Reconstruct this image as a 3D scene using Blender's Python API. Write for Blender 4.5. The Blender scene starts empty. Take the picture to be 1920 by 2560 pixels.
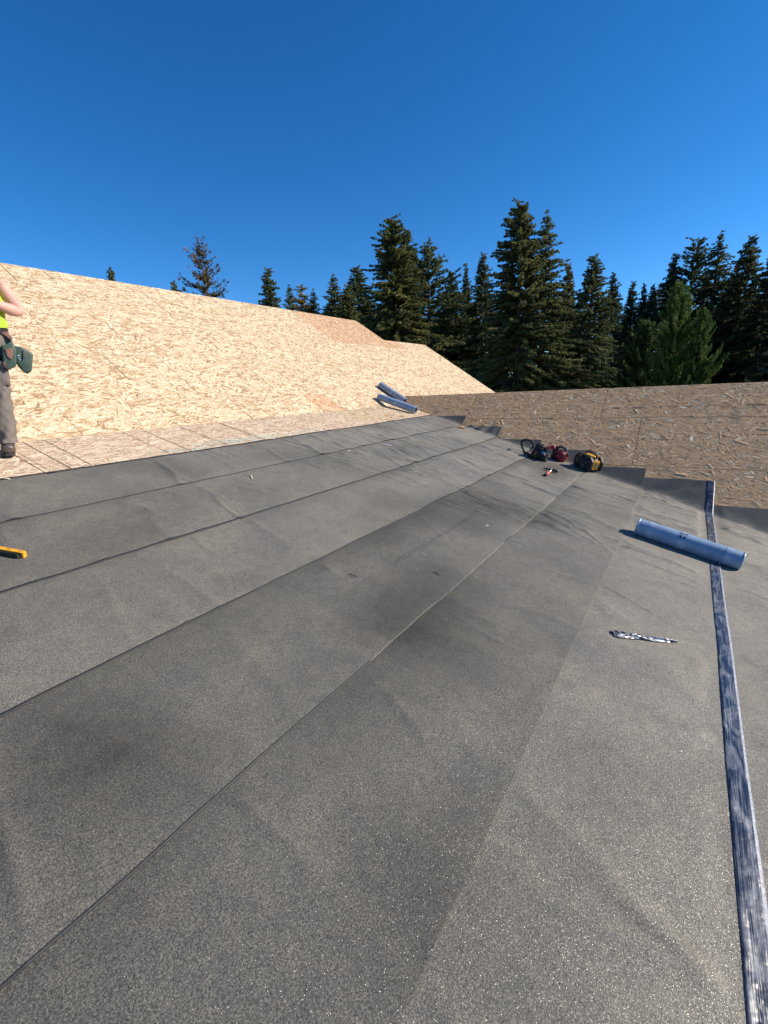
import bpy, bmesh, math, random
import numpy as np
from mathutils import Vector, Matrix
R = math.radians
C = bpy.context.scene.collection
SC = bpy.context.scene

# ------------------------------------------------------------------ camera
# world: X runs along the roof courses, Y up the roof, Z up; the camera stands 1.6 m above the low slope
ROT = np.array([[0.53671, 0.23546, -0.81025], [-0.84249, 0.09672, -0.52995], [-0.04642, 0.96706, 0.25028]])
F = 1170.0
cam = bpy.data.cameras.new('camera'); co = bpy.data.objects.new('camera', cam); C.objects.link(co)
Rm = np.array([ROT[:, 0], ROT[:, 1], ROT[:, 2]]).T
# camera axes: x right, y up, z backwards
mw = Matrix([[Rm[0][0], Rm[0][1], Rm[0][2], 0], [Rm[1][0], Rm[1][1], Rm[1][2], 0], [Rm[2][0], Rm[2][1], Rm[2][2], 0], [0, 0, 0, 1]])
co.matrix_world = mw
cam.sensor_fit = 'VERTICAL'; cam.sensor_height = 36; cam.lens = F/2560*36
cam.clip_start = 0.05; cam.clip_end = 1500
SC.camera = co
# ------------------------------------------------------------------ world, sun, exposure
SUN_AZ, SUN_EL = -57.0, 30.0            # azimuth measured from +X towards +Y
sd = Vector((math.cos(R(SUN_EL))*math.cos(R(SUN_AZ)), math.cos(R(SUN_EL))*math.sin(R(SUN_AZ)), math.sin(R(SUN_EL))))
W = bpy.data.worlds.new("World"); SC.world = W; W.use_nodes = True
nt = W.node_tree; nt.nodes.clear()
sky = nt.nodes.new('ShaderNodeTexSky'); sky.sky_type = 'NISHITA'; sky.sun_disc = False
sky.sun_elevation = R(SUN_EL); sky.sun_rotation = R(90-SUN_AZ)
sky.altitude = 900; sky.air_density = 0.75; sky.dust_density = 0.05; sky.ozone_density = 5.0
hs = nt.nodes.new('ShaderNodeHueSaturation'); hs.inputs['Saturation'].default_value = 1.23
bg = nt.nodes.new('ShaderNodeBackground'); bg.inputs['Strength'].default_value = 0.135
wo = nt.nodes.new('ShaderNodeOutputWorld')
nt.links.new(sky.outputs[0], hs.inputs['Color']); nt.links.new(hs.outputs[0], bg.inputs['Color']); nt.links.new(bg.outputs[0], wo.inputs['Surface'])
sl = bpy.data.lights.new('sun', 'SUN'); sl.energy = 5.0; sl.angle = R(0.55); sl.color = (1.0, 0.90, 0.77)
so = bpy.data.objects.new('sun', sl); C.objects.link(so)
so.rotation_euler = sd.to_track_quat('Z', 'Y').to_euler(); so.location = sd*60
vs = SC.view_settings; vs.view_transform = 'Standard'; vs.look = 'None'; vs.gamma = 1; vs.exposure = 0.42; vs.use_curve_mapping = False

# ------------------------------------------------------------------ roof planes
K1, Z10 = 0.247635, -1.648328           # low slope: z = Z10 + K1*y
K2, HY = 0.667, 5.392                   # steep slope above the hinge line y = HY
K3, X3, Z3 = 0.667, 7.751, -1.27688     # cross gable: z = Z3 + K3*(x-X3)
z1 = lambda y: Z10 + K1*y
z2 = lambda y: z1(HY) + K2*(y-HY)
z3 = lambda x: Z3 + K3*(x-X3)
RY, RX = 9.12, 9.46                     # ridges
def unit(v): v = np.array(v, float); return v/np.linalg.norm(v)
N1, N2, N3 = unit([0, -K1, 1]), unit([0, -K2, 1]), unit([-K3, 0, 1])
def ray(px, py): return ROT @ np.array([px-960.0, 1280.0-py, -F])
def on1(px, py, h=0.0):                 # point of the low slope (raised by h) seen at a photograph pixel
    r = ray(px, py); return r*((N1@np.array([0, 0, Z10])+h)/(N1@r))
def polar(px, py, dist):                # point seen at a pixel, at a horizontal distance
    r = ray(px, py); return r*(dist/math.hypot(r[0], r[1]))

# ------------------------------------------------------------------ helpers
rng = np.random.default_rng(7); random.seed(7)
def tag(o, label=None, cat=None, group=None, kind=None):
    if label: o['label'] = label
    if cat: o['category'] = cat
    if group: o['group'] = group
    if kind: o['kind'] = kind
    return o
def empty(name, loc=(0, 0, 0), rot=None):
    o = bpy.data.objects.new(name, None); C.objects.link(o); o.empty_display_size = 0.1
    o.location = loc
    if rot is not None: o.rotation_euler = rot
    return o
def link(name, me, mats=None, parent=None):
    o = bpy.data.objects.new(name, me); C.objects.link(o)
    for m in (mats or []): me.materials.append(m)
    if parent: o.parent = parent
    return o
def npmesh(name, V, Fc, col=None, smooth=False, mi=None):
    V = np.asarray(V, np.float32); Fc = np.asarray(Fc, np.int32); k = Fc.shape[1]
    me = bpy.data.meshes.new(name); me.vertices.add(len(V)); me.vertices.foreach_set('co', V.ravel())
    me.loops.add(Fc.size); me.loops.foreach_set('vertex_index', Fc.ravel())
    me.polygons.add(len(Fc)); me.polygons.foreach_set('loop_start', np.arange(0, Fc.size, k, dtype=np.int32))
    if mi is not None: me.polygons.foreach_set('material_index', np.asarray(mi, np.int32))
    me.update(calc_edges=True)
    if smooth: me.polygons.foreach_set('use_smooth', np.ones(len(Fc), bool))
    if col is not None:
        a = me.attributes.new('Col', 'FLOAT_COLOR', 'POINT'); c = np.ones((len(V), 4), np.float32); c[:, :3] = col
        a.data.foreach_set('color', c.ravel())
    me.validate(); return me
def bmobj(name, bm, m, parent=None, smooth=False, bevel=0, seg=2):
    me = bpy.data.meshes.new(name)
    if bevel:
        bmesh.ops.bevel(bm, geom=[e for e in bm.edges], offset=bevel, segments=seg, affect='EDGES', profile=0.6)
    bmesh.ops.recalc_face_normals(bm, faces=bm.faces)
    bm.to_mesh(me); bm.free()
    if smooth:
        for p in me.polygons: p.use_smooth = True
    return link(name, me, [m] if not isinstance(m, list) else m, parent)
def box(bm, c, s, rot=None):
    r = bmesh.ops.create_cube(bm, size=1); M = Matrix.Translation(c)
    if rot is not None: M = M @ rot
    M = M @ Matrix.Diagonal((s[0], s[1], s[2], 1))
    bmesh.ops.transform(bm, matrix=M, verts=r['verts']); return r['verts']
def tube(bm, pts, rads, n=10, cap=True):
    pts = [Vector(p) for p in pts]
    if not hasattr(rads, '__len__'): rads = [rads]*len(pts)
    rings = []; up = None
    for i, p in enumerate(pts):
        d = (pts[min(i+1, len(pts)-1)]-pts[max(i-1, 0)]).normalized()
        if up is None:
            up = Vector((0, 0, 1)) if abs(d.z) < 0.9 else Vector((1, 0, 0))
        a = d.cross(up).normalized(); b = a.cross(d).normalized(); up = b
        rings.append([bm.verts.new(p+(a*math.cos(t)+b*math.sin(t))*rads[i]) for t in [2*math.pi*k/n for k in range(n)]])
    for i in range(len(rings)-1):
        for k in range(n): bm.faces.new((rings[i][k], rings[i][(k+1) % n], rings[i+1][(k+1) % n], rings[i+1][k]))
    if cap: bm.faces.new(rings[0][::-1]); bm.faces.new(rings[-1])
def prism(bm, poly, z0, z1_):
    a = [bm.verts.new((x, y, z0)) for x, y in poly]; b = [bm.verts.new((x, y, z1_)) for x, y in poly]
    n = len(poly); bm.faces.new(a[::-1]); bm.faces.new(b)
    for i in range(n): bm.faces.new((a[i], a[(i+1) % n], b[(i+1) % n], b[i]))
def frame(o, X, Y, Z, loc, k=1.0):
    X, Y, Z = np.array(X)*k, np.array(Y)*k, np.array(Z)*k
    o.matrix_world = Matrix(((X[0], Y[0], Z[0], loc[0]), (X[1], Y[1], Z[1], loc[1]), (X[2], Y[2], Z[2], loc[2]), (0, 0, 0, 1)))

# ------------------------------------------------------------------ materials
class NT:
    def __init__(s, name):
        s.m = bpy.data.materials.new(name); s.m.use_nodes = True; s.t = s.m.node_tree
        s.b = s.t.nodes['Principled BSDF']; s.o = s.t.nodes['Material Output']
    def n(s, ty, **kw):
        x = s.t.nodes.new(ty)
        for k, v in kw.items():
            if k in x.inputs.keys(): x.inputs[k].default_value = v
            else: setattr(x, k, v)
        return x
    def l(s, a, b): s.t.links.new(a, b)
    def tex(s): return s.n('ShaderNodeTexCoord').outputs['Object']
    def noise(s, vec, scale, detail=4, rough=0.55, dist=0):
        x = s.n('ShaderNodeTexNoise'); x.inputs['Scale'].default_value = scale; x.inputs['Detail'].default_value = detail
        x.inputs['Roughness'].default_value = rough; x.inputs['Distortion'].default_value = dist
        s.l(vec, x.inputs['Vector']); return x.outputs['Fac']
    def ramp(s, fac, stops):
        x = s.n('ShaderNodeValToRGB'); e = x.color_ramp.elements
        while len(e) < len(stops): e.new(0.5)
        for i, (p, c) in enumerate(stops): e[i].position = p; e[i].color = (*c, 1) if len(c) == 3 else c
        s.l(fac, x.inputs[0]); return x.outputs[0]
    def mix(s, a, b, f=1.0, mode='MIX'):
        x = s.n('ShaderNodeMix', data_type='RGBA', blend_type=mode)
        for sock, v in ((x.inputs[0], f), (x.inputs[6], a), (x.inputs[7], b)):
            if hasattr(v, 'default_value'): s.l(v, sock)
            elif isinstance(v, (int, float)): sock.default_value = v
            else: sock.default_value = (*v, 1)
        return x.outputs[2]
    def math(s, op, a, b=0.0):
        x = s.n('ShaderNodeMath', operation=op)
        for sock, v in ((x.inputs[0], a), (x.inputs[1], b)):
            if hasattr(v, 'default_value'): s.l(v, sock)
            else: sock.default_value = v
        return x.outputs[0]
    def bump(s, h, strength, dist, normal=None):
        x = s.n('ShaderNodeBump'); x.inputs['Strength'].default_value = strength; x.inputs['Distance'].default_value = dist
        s.l(h, x.inputs['Height'])
        if normal is not None: s.l(normal, x.inputs['Normal'])
        return x.outputs[0]
def plain(name, base, rough=0.6, metal=0.0, var=0.15, scale=25.0, bump=0.3, spec=0.5, coat=0.0):
    t = NT(name); v = t.tex(); f = t.noise(v, scale, 5, 0.6)
    lo = [c*(1-var) for c in base]; hi = [min(1, c*(1+var)) for c in base]
    t.l(t.ramp(f, [(0.3, lo), (0.7, hi)]), t.b.inputs['Base Color'])
    t.b.inputs['Roughness'].default_value = rough; t.b.inputs['Metallic'].default_value = metal
    t.b.inputs['Specular IOR Level'].default_value = spec; t.b.inputs['Coat Weight'].default_value = coat
    if bump: t.l(t.bump(t.noise(v, scale*4, 4), bump, 0.002), t.b.inputs['Normal'])
    return t.m

# membrane: grey mineral-surfaced sheet. 'Col' holds the tone (dust, wear and painted gable shade) of each place on the sheet
def membrane_mat():
    t = NT('granular_membrane'); v = t.tex()
    a = t.n('ShaderNodeAttribute', attribute_name='Col')
    big = t.ramp(t.noise(v, 1.6, 5, 0.6, 0.4), [(0.28, (0.76, 0.78, 0.82)), (0.72, (1.16, 1.14, 1.08))])
    mid = t.ramp(t.noise(v, 14, 5, 0.65), [(0.3, (0.86, 0.87, 0.89)), (0.7, (1.12, 1.11, 1.07))])
    g1 = t.ramp(t.noise(v, 330, 3, 0.8), [(0.30, (0.30, 0.31, 0.34)), (0.5, (0.95, 0.94, 0.9)), (0.70, (1.85, 1.78, 1.62))])
    g2 = t.ramp(t.noise(v, 190, 3, 0.8), [(0.36, (0.30, 0.31, 0.34)), (0.5, (0.95, 0.95, 0.93)), (0.64, (1.95, 1.90, 1.80))])
    c = t.mix((0.224, 0.213, 0.190), big, 1, 'MULTIPLY'); c = t.mix(c, mid, 1, 'MULTIPLY')
    c = t.mix(c, g1, 0.85, 'MULTIPLY'); c = t.mix(c, g2, 0.85, 'MULTIPLY'); c = t.mix(c, a.outputs['Color'], 1, 'MULTIPLY')
    t.l(c, t.b.inputs['Base Color'])
    t.b.inputs['Roughness'].default_value = 0.66; t.b.inputs['Specular IOR Level'].default_value = 0.35
    nb = t.bump(t.noise(v, 300, 3, 0.8), 0.9, 0.0015, t.bump(t.noise(v, 25, 3), 0.25, 0.004))
    t.l(nb, t.b.inputs['Normal'])
    # mineral grains that flash towards the sun: each grain has a facing of its own
    vo = t.n('ShaderNodeTexVoronoi'); vo.inputs['Scale'].default_value = 600; t.l(v, vo.inputs['Vector'])
    sep = t.n('ShaderNodeSeparateColor'); t.l(vo.outputs['Color'], sep.inputs[0])
    wn = t.n('ShaderNodeTexWhiteNoise', noise_dimensions='3D'); t.l(vo.outputs['Color'], wn.inputs['Vector'])
    sub = t.n('ShaderNodeVectorMath', operation='SUBTRACT'); t.l(wn.outputs['Color'], sub.inputs[0]); sub.inputs[1].default_value = (0.5, 0.5, 0.5)
    sc = t.n('ShaderNodeVectorMath', operation='SCALE'); t.l(sub.outputs[0], sc.inputs[0]); sc.inputs['Scale'].default_value = 0.75
    ge = t.n('ShaderNodeNewGeometry'); ad = t.n('ShaderNodeVectorMath', operation='ADD'); t.l(ge.outputs['Normal'], ad.inputs[0]); t.l(sc.outputs[0], ad.inputs[1])
    no = t.n('ShaderNodeVectorMath', operation='NORMALIZE'); t.l(ad.outputs[0], no.inputs[0])
    gl = t.n('ShaderNodeBsdfGlossy'); gl.inputs['Roughness'].default_value = 0.30; gl.inputs['Color'].default_value = (0.10, 0.10, 0.10, 1); t.l(no.outputs[0], gl.inputs['Normal'])
    mk = t.math('GREATER_THAN', sep.outputs[0], 0.25)
    mk = t.math('MULTIPLY', mk, t.math('LESS_THAN', vo.outputs['Distance'], 0.42)); mk = t.math('MULTIPLY', mk, 0.55)
    ms = t.n('ShaderNodeMixShader'); t.l(mk, ms.inputs[0]); t.l(t.b.outputs[0], ms.inputs[1]); t.l(gl.outputs[0], ms.inputs[2])
    t.l(ms.outputs[0], t.o.inputs['Surface'])
    return t.m
M_MEM = membrane_mat()
M_BIT = plain('black_bitumen_edge', (0.008, 0.009, 0.012), 0.6, var=0.4, scale=30)

def film_mat():
    t = NT('scuffed_blue_film'); v = t.tex()
    mp = t.n('ShaderNodeMapping'); mp.inputs['Scale'].default_value = (1.2, 60, 60); t.l(v, mp.inputs['Vector'])
    st = t.ramp(t.noise(mp.outputs[0], 3.0, 6, 0.7), [(0.50, (0, 0, 0)), (0.68, (1, 1, 1))])
    mp2 = t.n('ShaderNodeMapping'); mp2.inputs['Scale'].default_value = (3.0, 9, 9); t.l(v, mp2.inputs['Vector'])
    pt = t.ramp(t.noise(mp2.outputs[0], 2.0, 5, 0.6, 1.0), [(0.46, (0, 0, 0)), (0.66, (1, 1, 1))])
    f = t.mix(st, pt, 0.45)
    c = t.mix((0.010, 0.018, 0.038), (0.30, 0.32, 0.35), f)
    t.l(c, t.b.inputs['Base Color'])
    rr = t.math('ADD', t.math('MULTIPLY', f, 0.35), 0.24); t.l(rr, t.b.inputs['Roughness'])
    t.b.inputs['Specular IOR Level'].default_value = 0.45
    t.l(t.bump(t.noise(mp.outputs[0], 2.0, 4), 0.35, 0.004, t.bump(t.noise(v, 9, 3), 0.5, 0.02)), t.b.inputs['Normal'])
    return t.m
M_FILM = film_mat()
M_FILMEDGE = plain('clear_film_edge', (0.26, 0.28, 0.33), 0.35, spec=0.6, var=0.4, scale=60, bump=1.0)

def osb_base(name, a, b, c, sx=(5, 40, 40)):
    t = NT(name); v = t.tex(); mp = t.n('ShaderNodeMapping'); mp.inputs['Scale'].default_value = sx; t.l(v, mp.inputs['Vector'])
    t.l(t.ramp(t.noise(mp.outputs[0], 1.5, 6, 0.7, 0.6), [(0.3, a), (0.5, b), (0.7, c)]), t.b.inputs['Base Color'])
    t.b.inputs['Roughness'].default_value = 0.75
    t.l(t.bump(t.noise(mp.outputs[0], 4, 4), 0.4, 0.003), t.b.inputs['Normal'])
    return t.m
M_OSB = osb_base('fresh_strand_board', (0.42, 0.28, 0.15), (0.62, 0.47, 0.29), (0.78, 0.63, 0.43))
M_OSBR = osb_base('reddish_strand_board', (0.36, 0.21, 0.14), (0.50, 0.34, 0.23), (0.66, 0.50, 0.38))
M_OSBO = osb_base('tan_strand_board', (0.36, 0.20, 0.10), (0.50, 0.31, 0.17), (0.62, 0.43, 0.26))
M_OSBW = osb_base('weathered_strand_board', (0.56, 0.33, 0.155), (0.70, 0.44, 0.215), (0.78, 0.54, 0.28), (40, 5, 40))
def strand_mat():
    t = NT('wood_strand'); a = t.n('ShaderNodeAttribute', attribute_name='Col'); v = t.tex()
    g = t.ramp(t.noise(v, 160, 4, 0.7), [(0.25, (0.84, 0.82, 0.80)), (0.75, (1.1, 1.1, 1.1))])
    t.l(t.mix(a.outputs['Color'], g, 1, 'MULTIPLY'), t.b.inputs['Base Color']); t.b.inputs['Roughness'].default_value = 0.7
    t.b.inputs['Specular IOR Level'].default_value = 0.3
    return t.m
M_STR = strand_mat()
M_INK = plain('dark_ink', (0.035, 0.030, 0.028), 0.8, var=0.5, scale=90, bump=0)
M_LINE = plain('brown_chalk_line', (0.13, 0.075, 0.045), 0.9, var=0.5, scale=20, bump=0)

# ------------------------------------------------------------------ OSB panels
PAL = {
 'fresh': ([(0.76, 0.63, 0.43), (0.68, 0.53, 0.34), (0.57, 0.41, 0.24), (0.43, 0.28, 0.145), (0.36, 0.225, 0.12), (0.22, 0.125, 0.065)], [0.29, 0.23, 0.17, 0.12, 0.08, 0.11]),
 'red': ([(0.74, 0.60, 0.42), (0.65, 0.49, 0.33), (0.52, 0.35, 0.23), (0.79, 0.67, 0.48), (0.32, 0.18, 0.11)], [0.27, 0.28, 0.2, 0.15, 0.10]),
 'tan': ([(0.62, 0.42, 0.25), (0.54, 0.33, 0.18), (0.42, 0.24, 0.12), (0.72, 0.55, 0.36), (0.28, 0.15, 0.08)], [0.28, 0.28, 0.2, 0.16, 0.08]),
 'weathered': ([(0.74, 0.445, 0.215), (0.78, 0.49, 0.24), (0.66, 0.385, 0.18), (0.82, 0.56, 0.30), (0.98, 0.82, 0.56), (0.68, 0.36, 0.15), (0.18, 0.11, 0.055)], [0.30, 0.25, 0.2, 0.10, 0.065, 0.03, 0.055])}
def strands(parent, u0, u1, v0, v1, P, U, V, N, dens, pal, size=1.0, keep=None, spread=0.48, cross=0.24):
    # real flakes pressed into the face: each quad has its own size, lie, colour and slight tilt
    n = int((u1-u0)*(v1-v0)*dens)
    if n < 1: return None
    cu = rng.uniform(u0, u1, n); cv = rng.uniform(v0, v1, n)
    if keep is not None:
        k = keep(cu, cv); cu, cv = cu[k], cv[k]; n = len(cu)
        if n < 1: return None
    cols, pr = PAL[pal]; ci = rng.choice(len(cols), n, p=pr); col = np.array(cols)[ci]*rng.uniform(0.88, 1.1, (n, 1))
    L = rng.uniform(0.05, 0.15, n)*size; Wd = rng.uniform(0.008, 0.030, n)*size
    dark = ci == len(cols)-1; Wd[dark] *= 0.30; L[dark] *= 0.75
    th = rng.normal(0, spread, n); cr = rng.random(n) < cross; th[cr] += rng.uniform(0.6, 1.57, cr.sum())
    if pal == 'weathered':
        pale = ci == 4; L[pale] *= rng.uniform(0.35, 0.9, pale.sum()); Wd[pale] *= 1.1; L[~pale] *= 1.25; th[pale] = rng.uniform(-1.5, 1.5, pale.sum())
    sk = rng.normal(0, 0.35, n)*Wd
    h = rng.uniform(0.0006, 0.0022, n); tl = rng.normal(0, 0.03 if pal != 'weathered' else 0.06, n)*Wd
    ct, st = np.cos(th), np.sin(th)
    out = np.zeros((n, 4, 3))
    for j, (a, b) in enumerate(((-.5, -.5), (.5, -.5), (.5, .5), (-.5, .5))):
        x = a*L + (b*sk*2 if a < 0 else -b*sk); y = b*Wd*(1.0 if a < 0 else 0.8)
        uu = np.clip(cu + x*ct - y*st, u0, u1); vv = np.clip(cv + x*st + y*ct, v0, v1)
        out[:, j] = P + uu[:, None]*U + vv[:, None]*V + (h + np.where(tl > 0, tl*(b+0.5), -tl*(0.5-b)))[:, None]*N
    me = npmesh('wood_strands', out.reshape(-1, 3), np.arange(4*n).reshape(-1, 4), np.repeat(col, 4, 0))
    o = link('wood_strands', me, [M_STR], parent); o['kind'] = 'stuff'; return o
def panel(parent, u0, u1, v0, v1, P, U, V, N, m, pal, dens=1000, size=1.0, keep=None, name='osb_panel', label=None, lift=None):
    g = 0.0022 if pal != 'weathered' else 0.0036; lf = rng.uniform(-0.0012, 0.0012) if lift is None else lift
    P = np.asarray(P, float) + lf*N; T = 0.011
    c = [(u0+g, v0+g), (u1-g, v0+g), (u1-g, v1-g), (u0+g, v1-g)]
    vs_ = [P+u*U+v*V for u, v in c] + [P+u*U+v*V-T*N for u, v in c]
    fs = [(0, 1, 2, 3), (7, 6, 5, 4), (0, 4, 5, 1), (1, 5, 6, 2), (2, 6, 7, 3), (3, 7, 4, 0)]
    me = bpy.data.meshes.new(name); me.from_pydata([tuple(x) for x in vs_], [], fs); me.update()
    o = link(name, me, [m], parent)
    if label: o['label'] = label
    if dens: strands(o, u0+g, u1-g, v0+g, v1-g, P, U, V, N, dens, pal, size, keep)
    return o

ex = np.array([1.0, 0, 0]); ey = np.array([0, 1.0, 0])
V1, V2 = unit([0, 1, K1]), unit([0, 1, K2]); V3 = unit([1, 0, K3])
roof = empty('main_roof', (7, 5.4, z1(5.4))); roofinv = Matrix.Translation((-7, -5.4, -z1(5.4)))
tag(roof, 'long roof deck of bare pale wood strand panels rising steeply to its ridge on the left', 'roof')
def P0(root): return root.matrix_world.translation
rl = np.array([7, 5.4, z1(5.4)])
# steep slope: rows between measured joint lines
c2 = math.sqrt(1+K2*K2); rowsY = [5.392, 5.855, 6.85, 7.74, 8.12, 9.12]
offs = [1.62, 1.11, -0.11, 2.33, -0.10]
XR = 15.55
P2o = np.array([0, HY, z1(HY)]) - rl
for i in range(5):
    v0, v1 = (rowsY[i]-HY)*c2, (rowsY[i+1]-HY)*c2
    xe = 12.87 if i == 4 else XR
    xs = [-4.0] + [x for x in np.arange(-4+offs[i] % 2.44, XR, 2.44) if x > -3.6 and x < xe-0.3] + [xe]
    if i == 0: xs = sorted([x for x in xs if abs(x-6.49) > 0.3 and abs(x-7.07) > 0.3] + [6.49, 7.07])
    if i in (3, 4): xs = sorted([x for x in xs if abs(x-9.95) > 0.5] + [9.95])
    if i == 3: xs = sorted([x for x in xs if abs(x-13.6) > 0.5] + [13.6])
    for a, b in zip(xs[:-1], xs[1:]):
        m, pal, lab = M_OSB, 'fresh', None
        if i == 0 and abs(a-6.49) < 0.01: m, pal, lab = M_OSBO, 'tan', 'short darker tan panel'
        if i in (3, 4) and 9.9 < a < 13.5: m, pal, lab = M_OSBO, 'tan', 'orange tan panel'
        pass
        far = (a+b)/2
        vis = b > -0.5
        d = 0 if not vis else (1500 if far < 7 else 1000 if far < 11 else 700)
        panel(roof, a, b, v0, v1, P2o, ex, V2, N2, m, pal, d, 1.25, label=lab)
# band of the low slope left bare between hinge and membrane
c1 = math.sqrt(1+K1*K1); P1o = np.array([0, 0, Z10]) - rl
for j, x in enumerate(np.arange(-4+0.9, XR, 2.44)):
    a, b = (x if j else -4.0), min(x+2.44, XR)
    mr, pr_ = (M_OSBR, 'red') if j < 4 else (M_OSB, 'fresh')
    panel(roof, a, b, 4.20*c1, HY*c1, P1o, ex, V1, N1, mr, pr_, 0 if (b < 0 or a > 9.3) else 1300,
          keep=(lambda u, v: v > 4.44*c1), label='pinkish panel between the grey membrane and the steep slope' if j == 1 else None)
# covered deck below the membrane
for j, x in enumerate(np.arange(-4, XR, 2.44)):
    for k, y in enumerate((4.20, 2.98, 1.76, 0.54, -0.68, -1.90)):
        panel(roof, x, min(x+2.44, XR), (y-1.22)*c1, y*c1, P1o-0.004*N1, ex, V1, N1, M_OSBR, 'red', 0)
# back slope, rake boards, ridge
P2b = np.array([0, RY, z2(RY)]) - rl; V2b, N2b = unit([0, 1, -K2]), unit([0, K2, 1])
for j, x in enumerate(np.arange(-4, 12.8, 2.44)):
    for k in range(4): panel(roof, x, min(x+2.44, 12.87), k*1.22+0.012, (k+1)*1.22, P2b, ex, V2b, N2b, M_OSB, 'fresh', 0)
M_WALL = plain('grey_house_wrap', (0.42, 0.43, 0.42), 0.8, var=0.08, scale=3)
M_LUM = plain('framing_lumber', (0.55, 0.40, 0.24), 0.7, var=0.2, scale=12)
def quadbox(name, pts_top, thick, m, parent, off):
    me = bpy.data.meshes.new(name); t = [np.array(p)-off for p in pts_top]; b = [p-np.array(thick) for p in t]; n = len(t)
    me.from_pydata([tuple(p) for p in t+b], [], [tuple(range(n)), tuple(range(2*n-1, n-1, -1))]+[(i, i+n, (i+1) % n+n, (i+1) % n) for i in range(n)])
    me.update(); return link(name, me, [m], parent)
e = 0.016
quadbox('rake_board', [(XR-0.04, HY+0.02, z2(HY+0.02)-e), (XR, HY+0.02, z2(HY+0.02)-e), (XR, 8.10, z2(8.10)-e), (XR-0.04, 8.10, z2(8.10)-e)], (0, 0, 0.18), M_LUM, roof, rl)
quadbox('rake_board', [(12.83, 8.14, z2(8.14)-e), (12.87, 8.14, z2(8.14)-e), (12.87, RY-0.02, z2(RY-0.02)-e), (12.83, RY-0.02, z2(RY-0.02)-e)], (0, 0, 0.18), M_LUM, roof, rl)
for k in range(5): quadbox('rafter', [(12.95+0.6*k, 8.15, z2(8.15)-0.03), (12.99+0.6*k, 8.15, z2(8.15)-0.03), (12.99+0.6*k, 9.4, z2(8.15)-0.03), (12.95+0.6*k, 9.4, z2(8.15)-0.03)], (0, 0, 0.14), M_LUM, roof, rl)
GZ = -6.2
hw = empty('house_walls', (5, 4, GZ)); tag(hw, 'wrapped timber walls carrying the roof decks', 'wall')
hl = np.array([5, 4, GZ])
def wall(poly, parent=hw):
    me = bpy.data.meshes.new('wall'); n = len(poly)
    P = [np.array(p, float)-hl for p in poly]; nrm = np.cross(P[1]-P[0], P[2]-P[0]); nrm = nrm/np.linalg.norm(nrm)*0.15
    me.from_pydata([tuple(p) for p in P]+[tuple(p+nrm) for p in P], [], [tuple(range(n)), tuple(range(2*n-1, n-1, -1))]+[(i, i+n, (i+1) % n+n, (i+1) % n) for i in range(n)])
    me.update(); return link('wall', me, [M_WALL], parent)
wall([(15.2, -2.9, GZ), (15.2, 12.5, GZ), (15.2, 12.5, z2(RY)-K2*(12.5-RY)-0.7), (15.2, 8.1, z2(8.1)-0.6), (15.2, HY, z2(HY)-0.3), (15.2, -2.9, z1(-2.9)-0.3)])
wall([(-3.7, -2.9, GZ), (-3.7, -2.9, z1(-2.9)-0.3), (-3.7, HY, z1(HY)-0.3), (-3.7, RY, z2(RY)-0.4), (-3.7, 12.5, z2(RY)-K2*(12.5-RY)-0.3), (-3.7, 12.5, GZ)])
wall([(-3.7, -2.9, GZ), (15.2, -2.9, GZ), (15.2, -2.9, z1(-2.9)-0.3), (-3.7, -2.9, z1(-2.9)-0.3)])
wall([(15.2, 12.5, GZ), (-3.7, 12.5, GZ), (-3.7, 12.5, z2(RY)-K2*(12.5-RY)-0.4), (15.2, 12.5, z2(RY)-K2*(12.5-RY)-0.9)])
# chalk / nail lines across the pinkish band, and faint ones up the steep slope
def stripe(bm, a, b, w, n):
    a, b = np.array(a), np.array(b); d = unit(b-a); s = np.cross(n, d)*w/2
    k = 7; L = []
    for i in range(k):
        p = a+(b-a)*i/(k-1); q = rng.normal(0, 0.0012); L.append((bm.verts.new(p+s*(1+rng.normal(0, .3))+np.cross(n, d)*q), bm.verts.new(p-s*(1+rng.normal(0, .3))+np.cross(n, d)*q)))
    for i in range(k-1): bm.faces.new((L[i][0], L[i][1], L[i+1][1], L[i+1][0]))
for x in (1.33, 1.735, 1.935, 2.12, 2.90, 3.15, 3.64, 4.23, 4.62, 5.25, 5.9):
    bm = bmesh.new(); p = lambda y: np.array([x+rng.normal(0, .006), y, z1(y)])+N1*0.0042-rl
    stripe(bm, p(4.42), p(HY-0.02), 0.007 if x < 4.3 else 0.004, N1); bmobj('chalk_line', bm, M_LINE, roof)
for x, y0, y1 in ((3.63, 6.3, 6.84), (4.85, 5.4, 5.84), (5.97, 5.87, 6.83), (7.2, 6.0, 6.8), (3.52, 8.6, 9.1), (4.11, 8.7, 9.1), (3.1, 8.2, 9.1), (8.5, 6.3, 6.8), (4.2, 7.2, 7.7)):
    bm = bmesh.new(); p = lambda y: np.array([x, y, z2(y)])+N2*0.0045-rl
    stripe(bm, p(y0), p(y1), 0.007, N2); bmobj('chalk_line', bm, M_LINE, roof)
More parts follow.
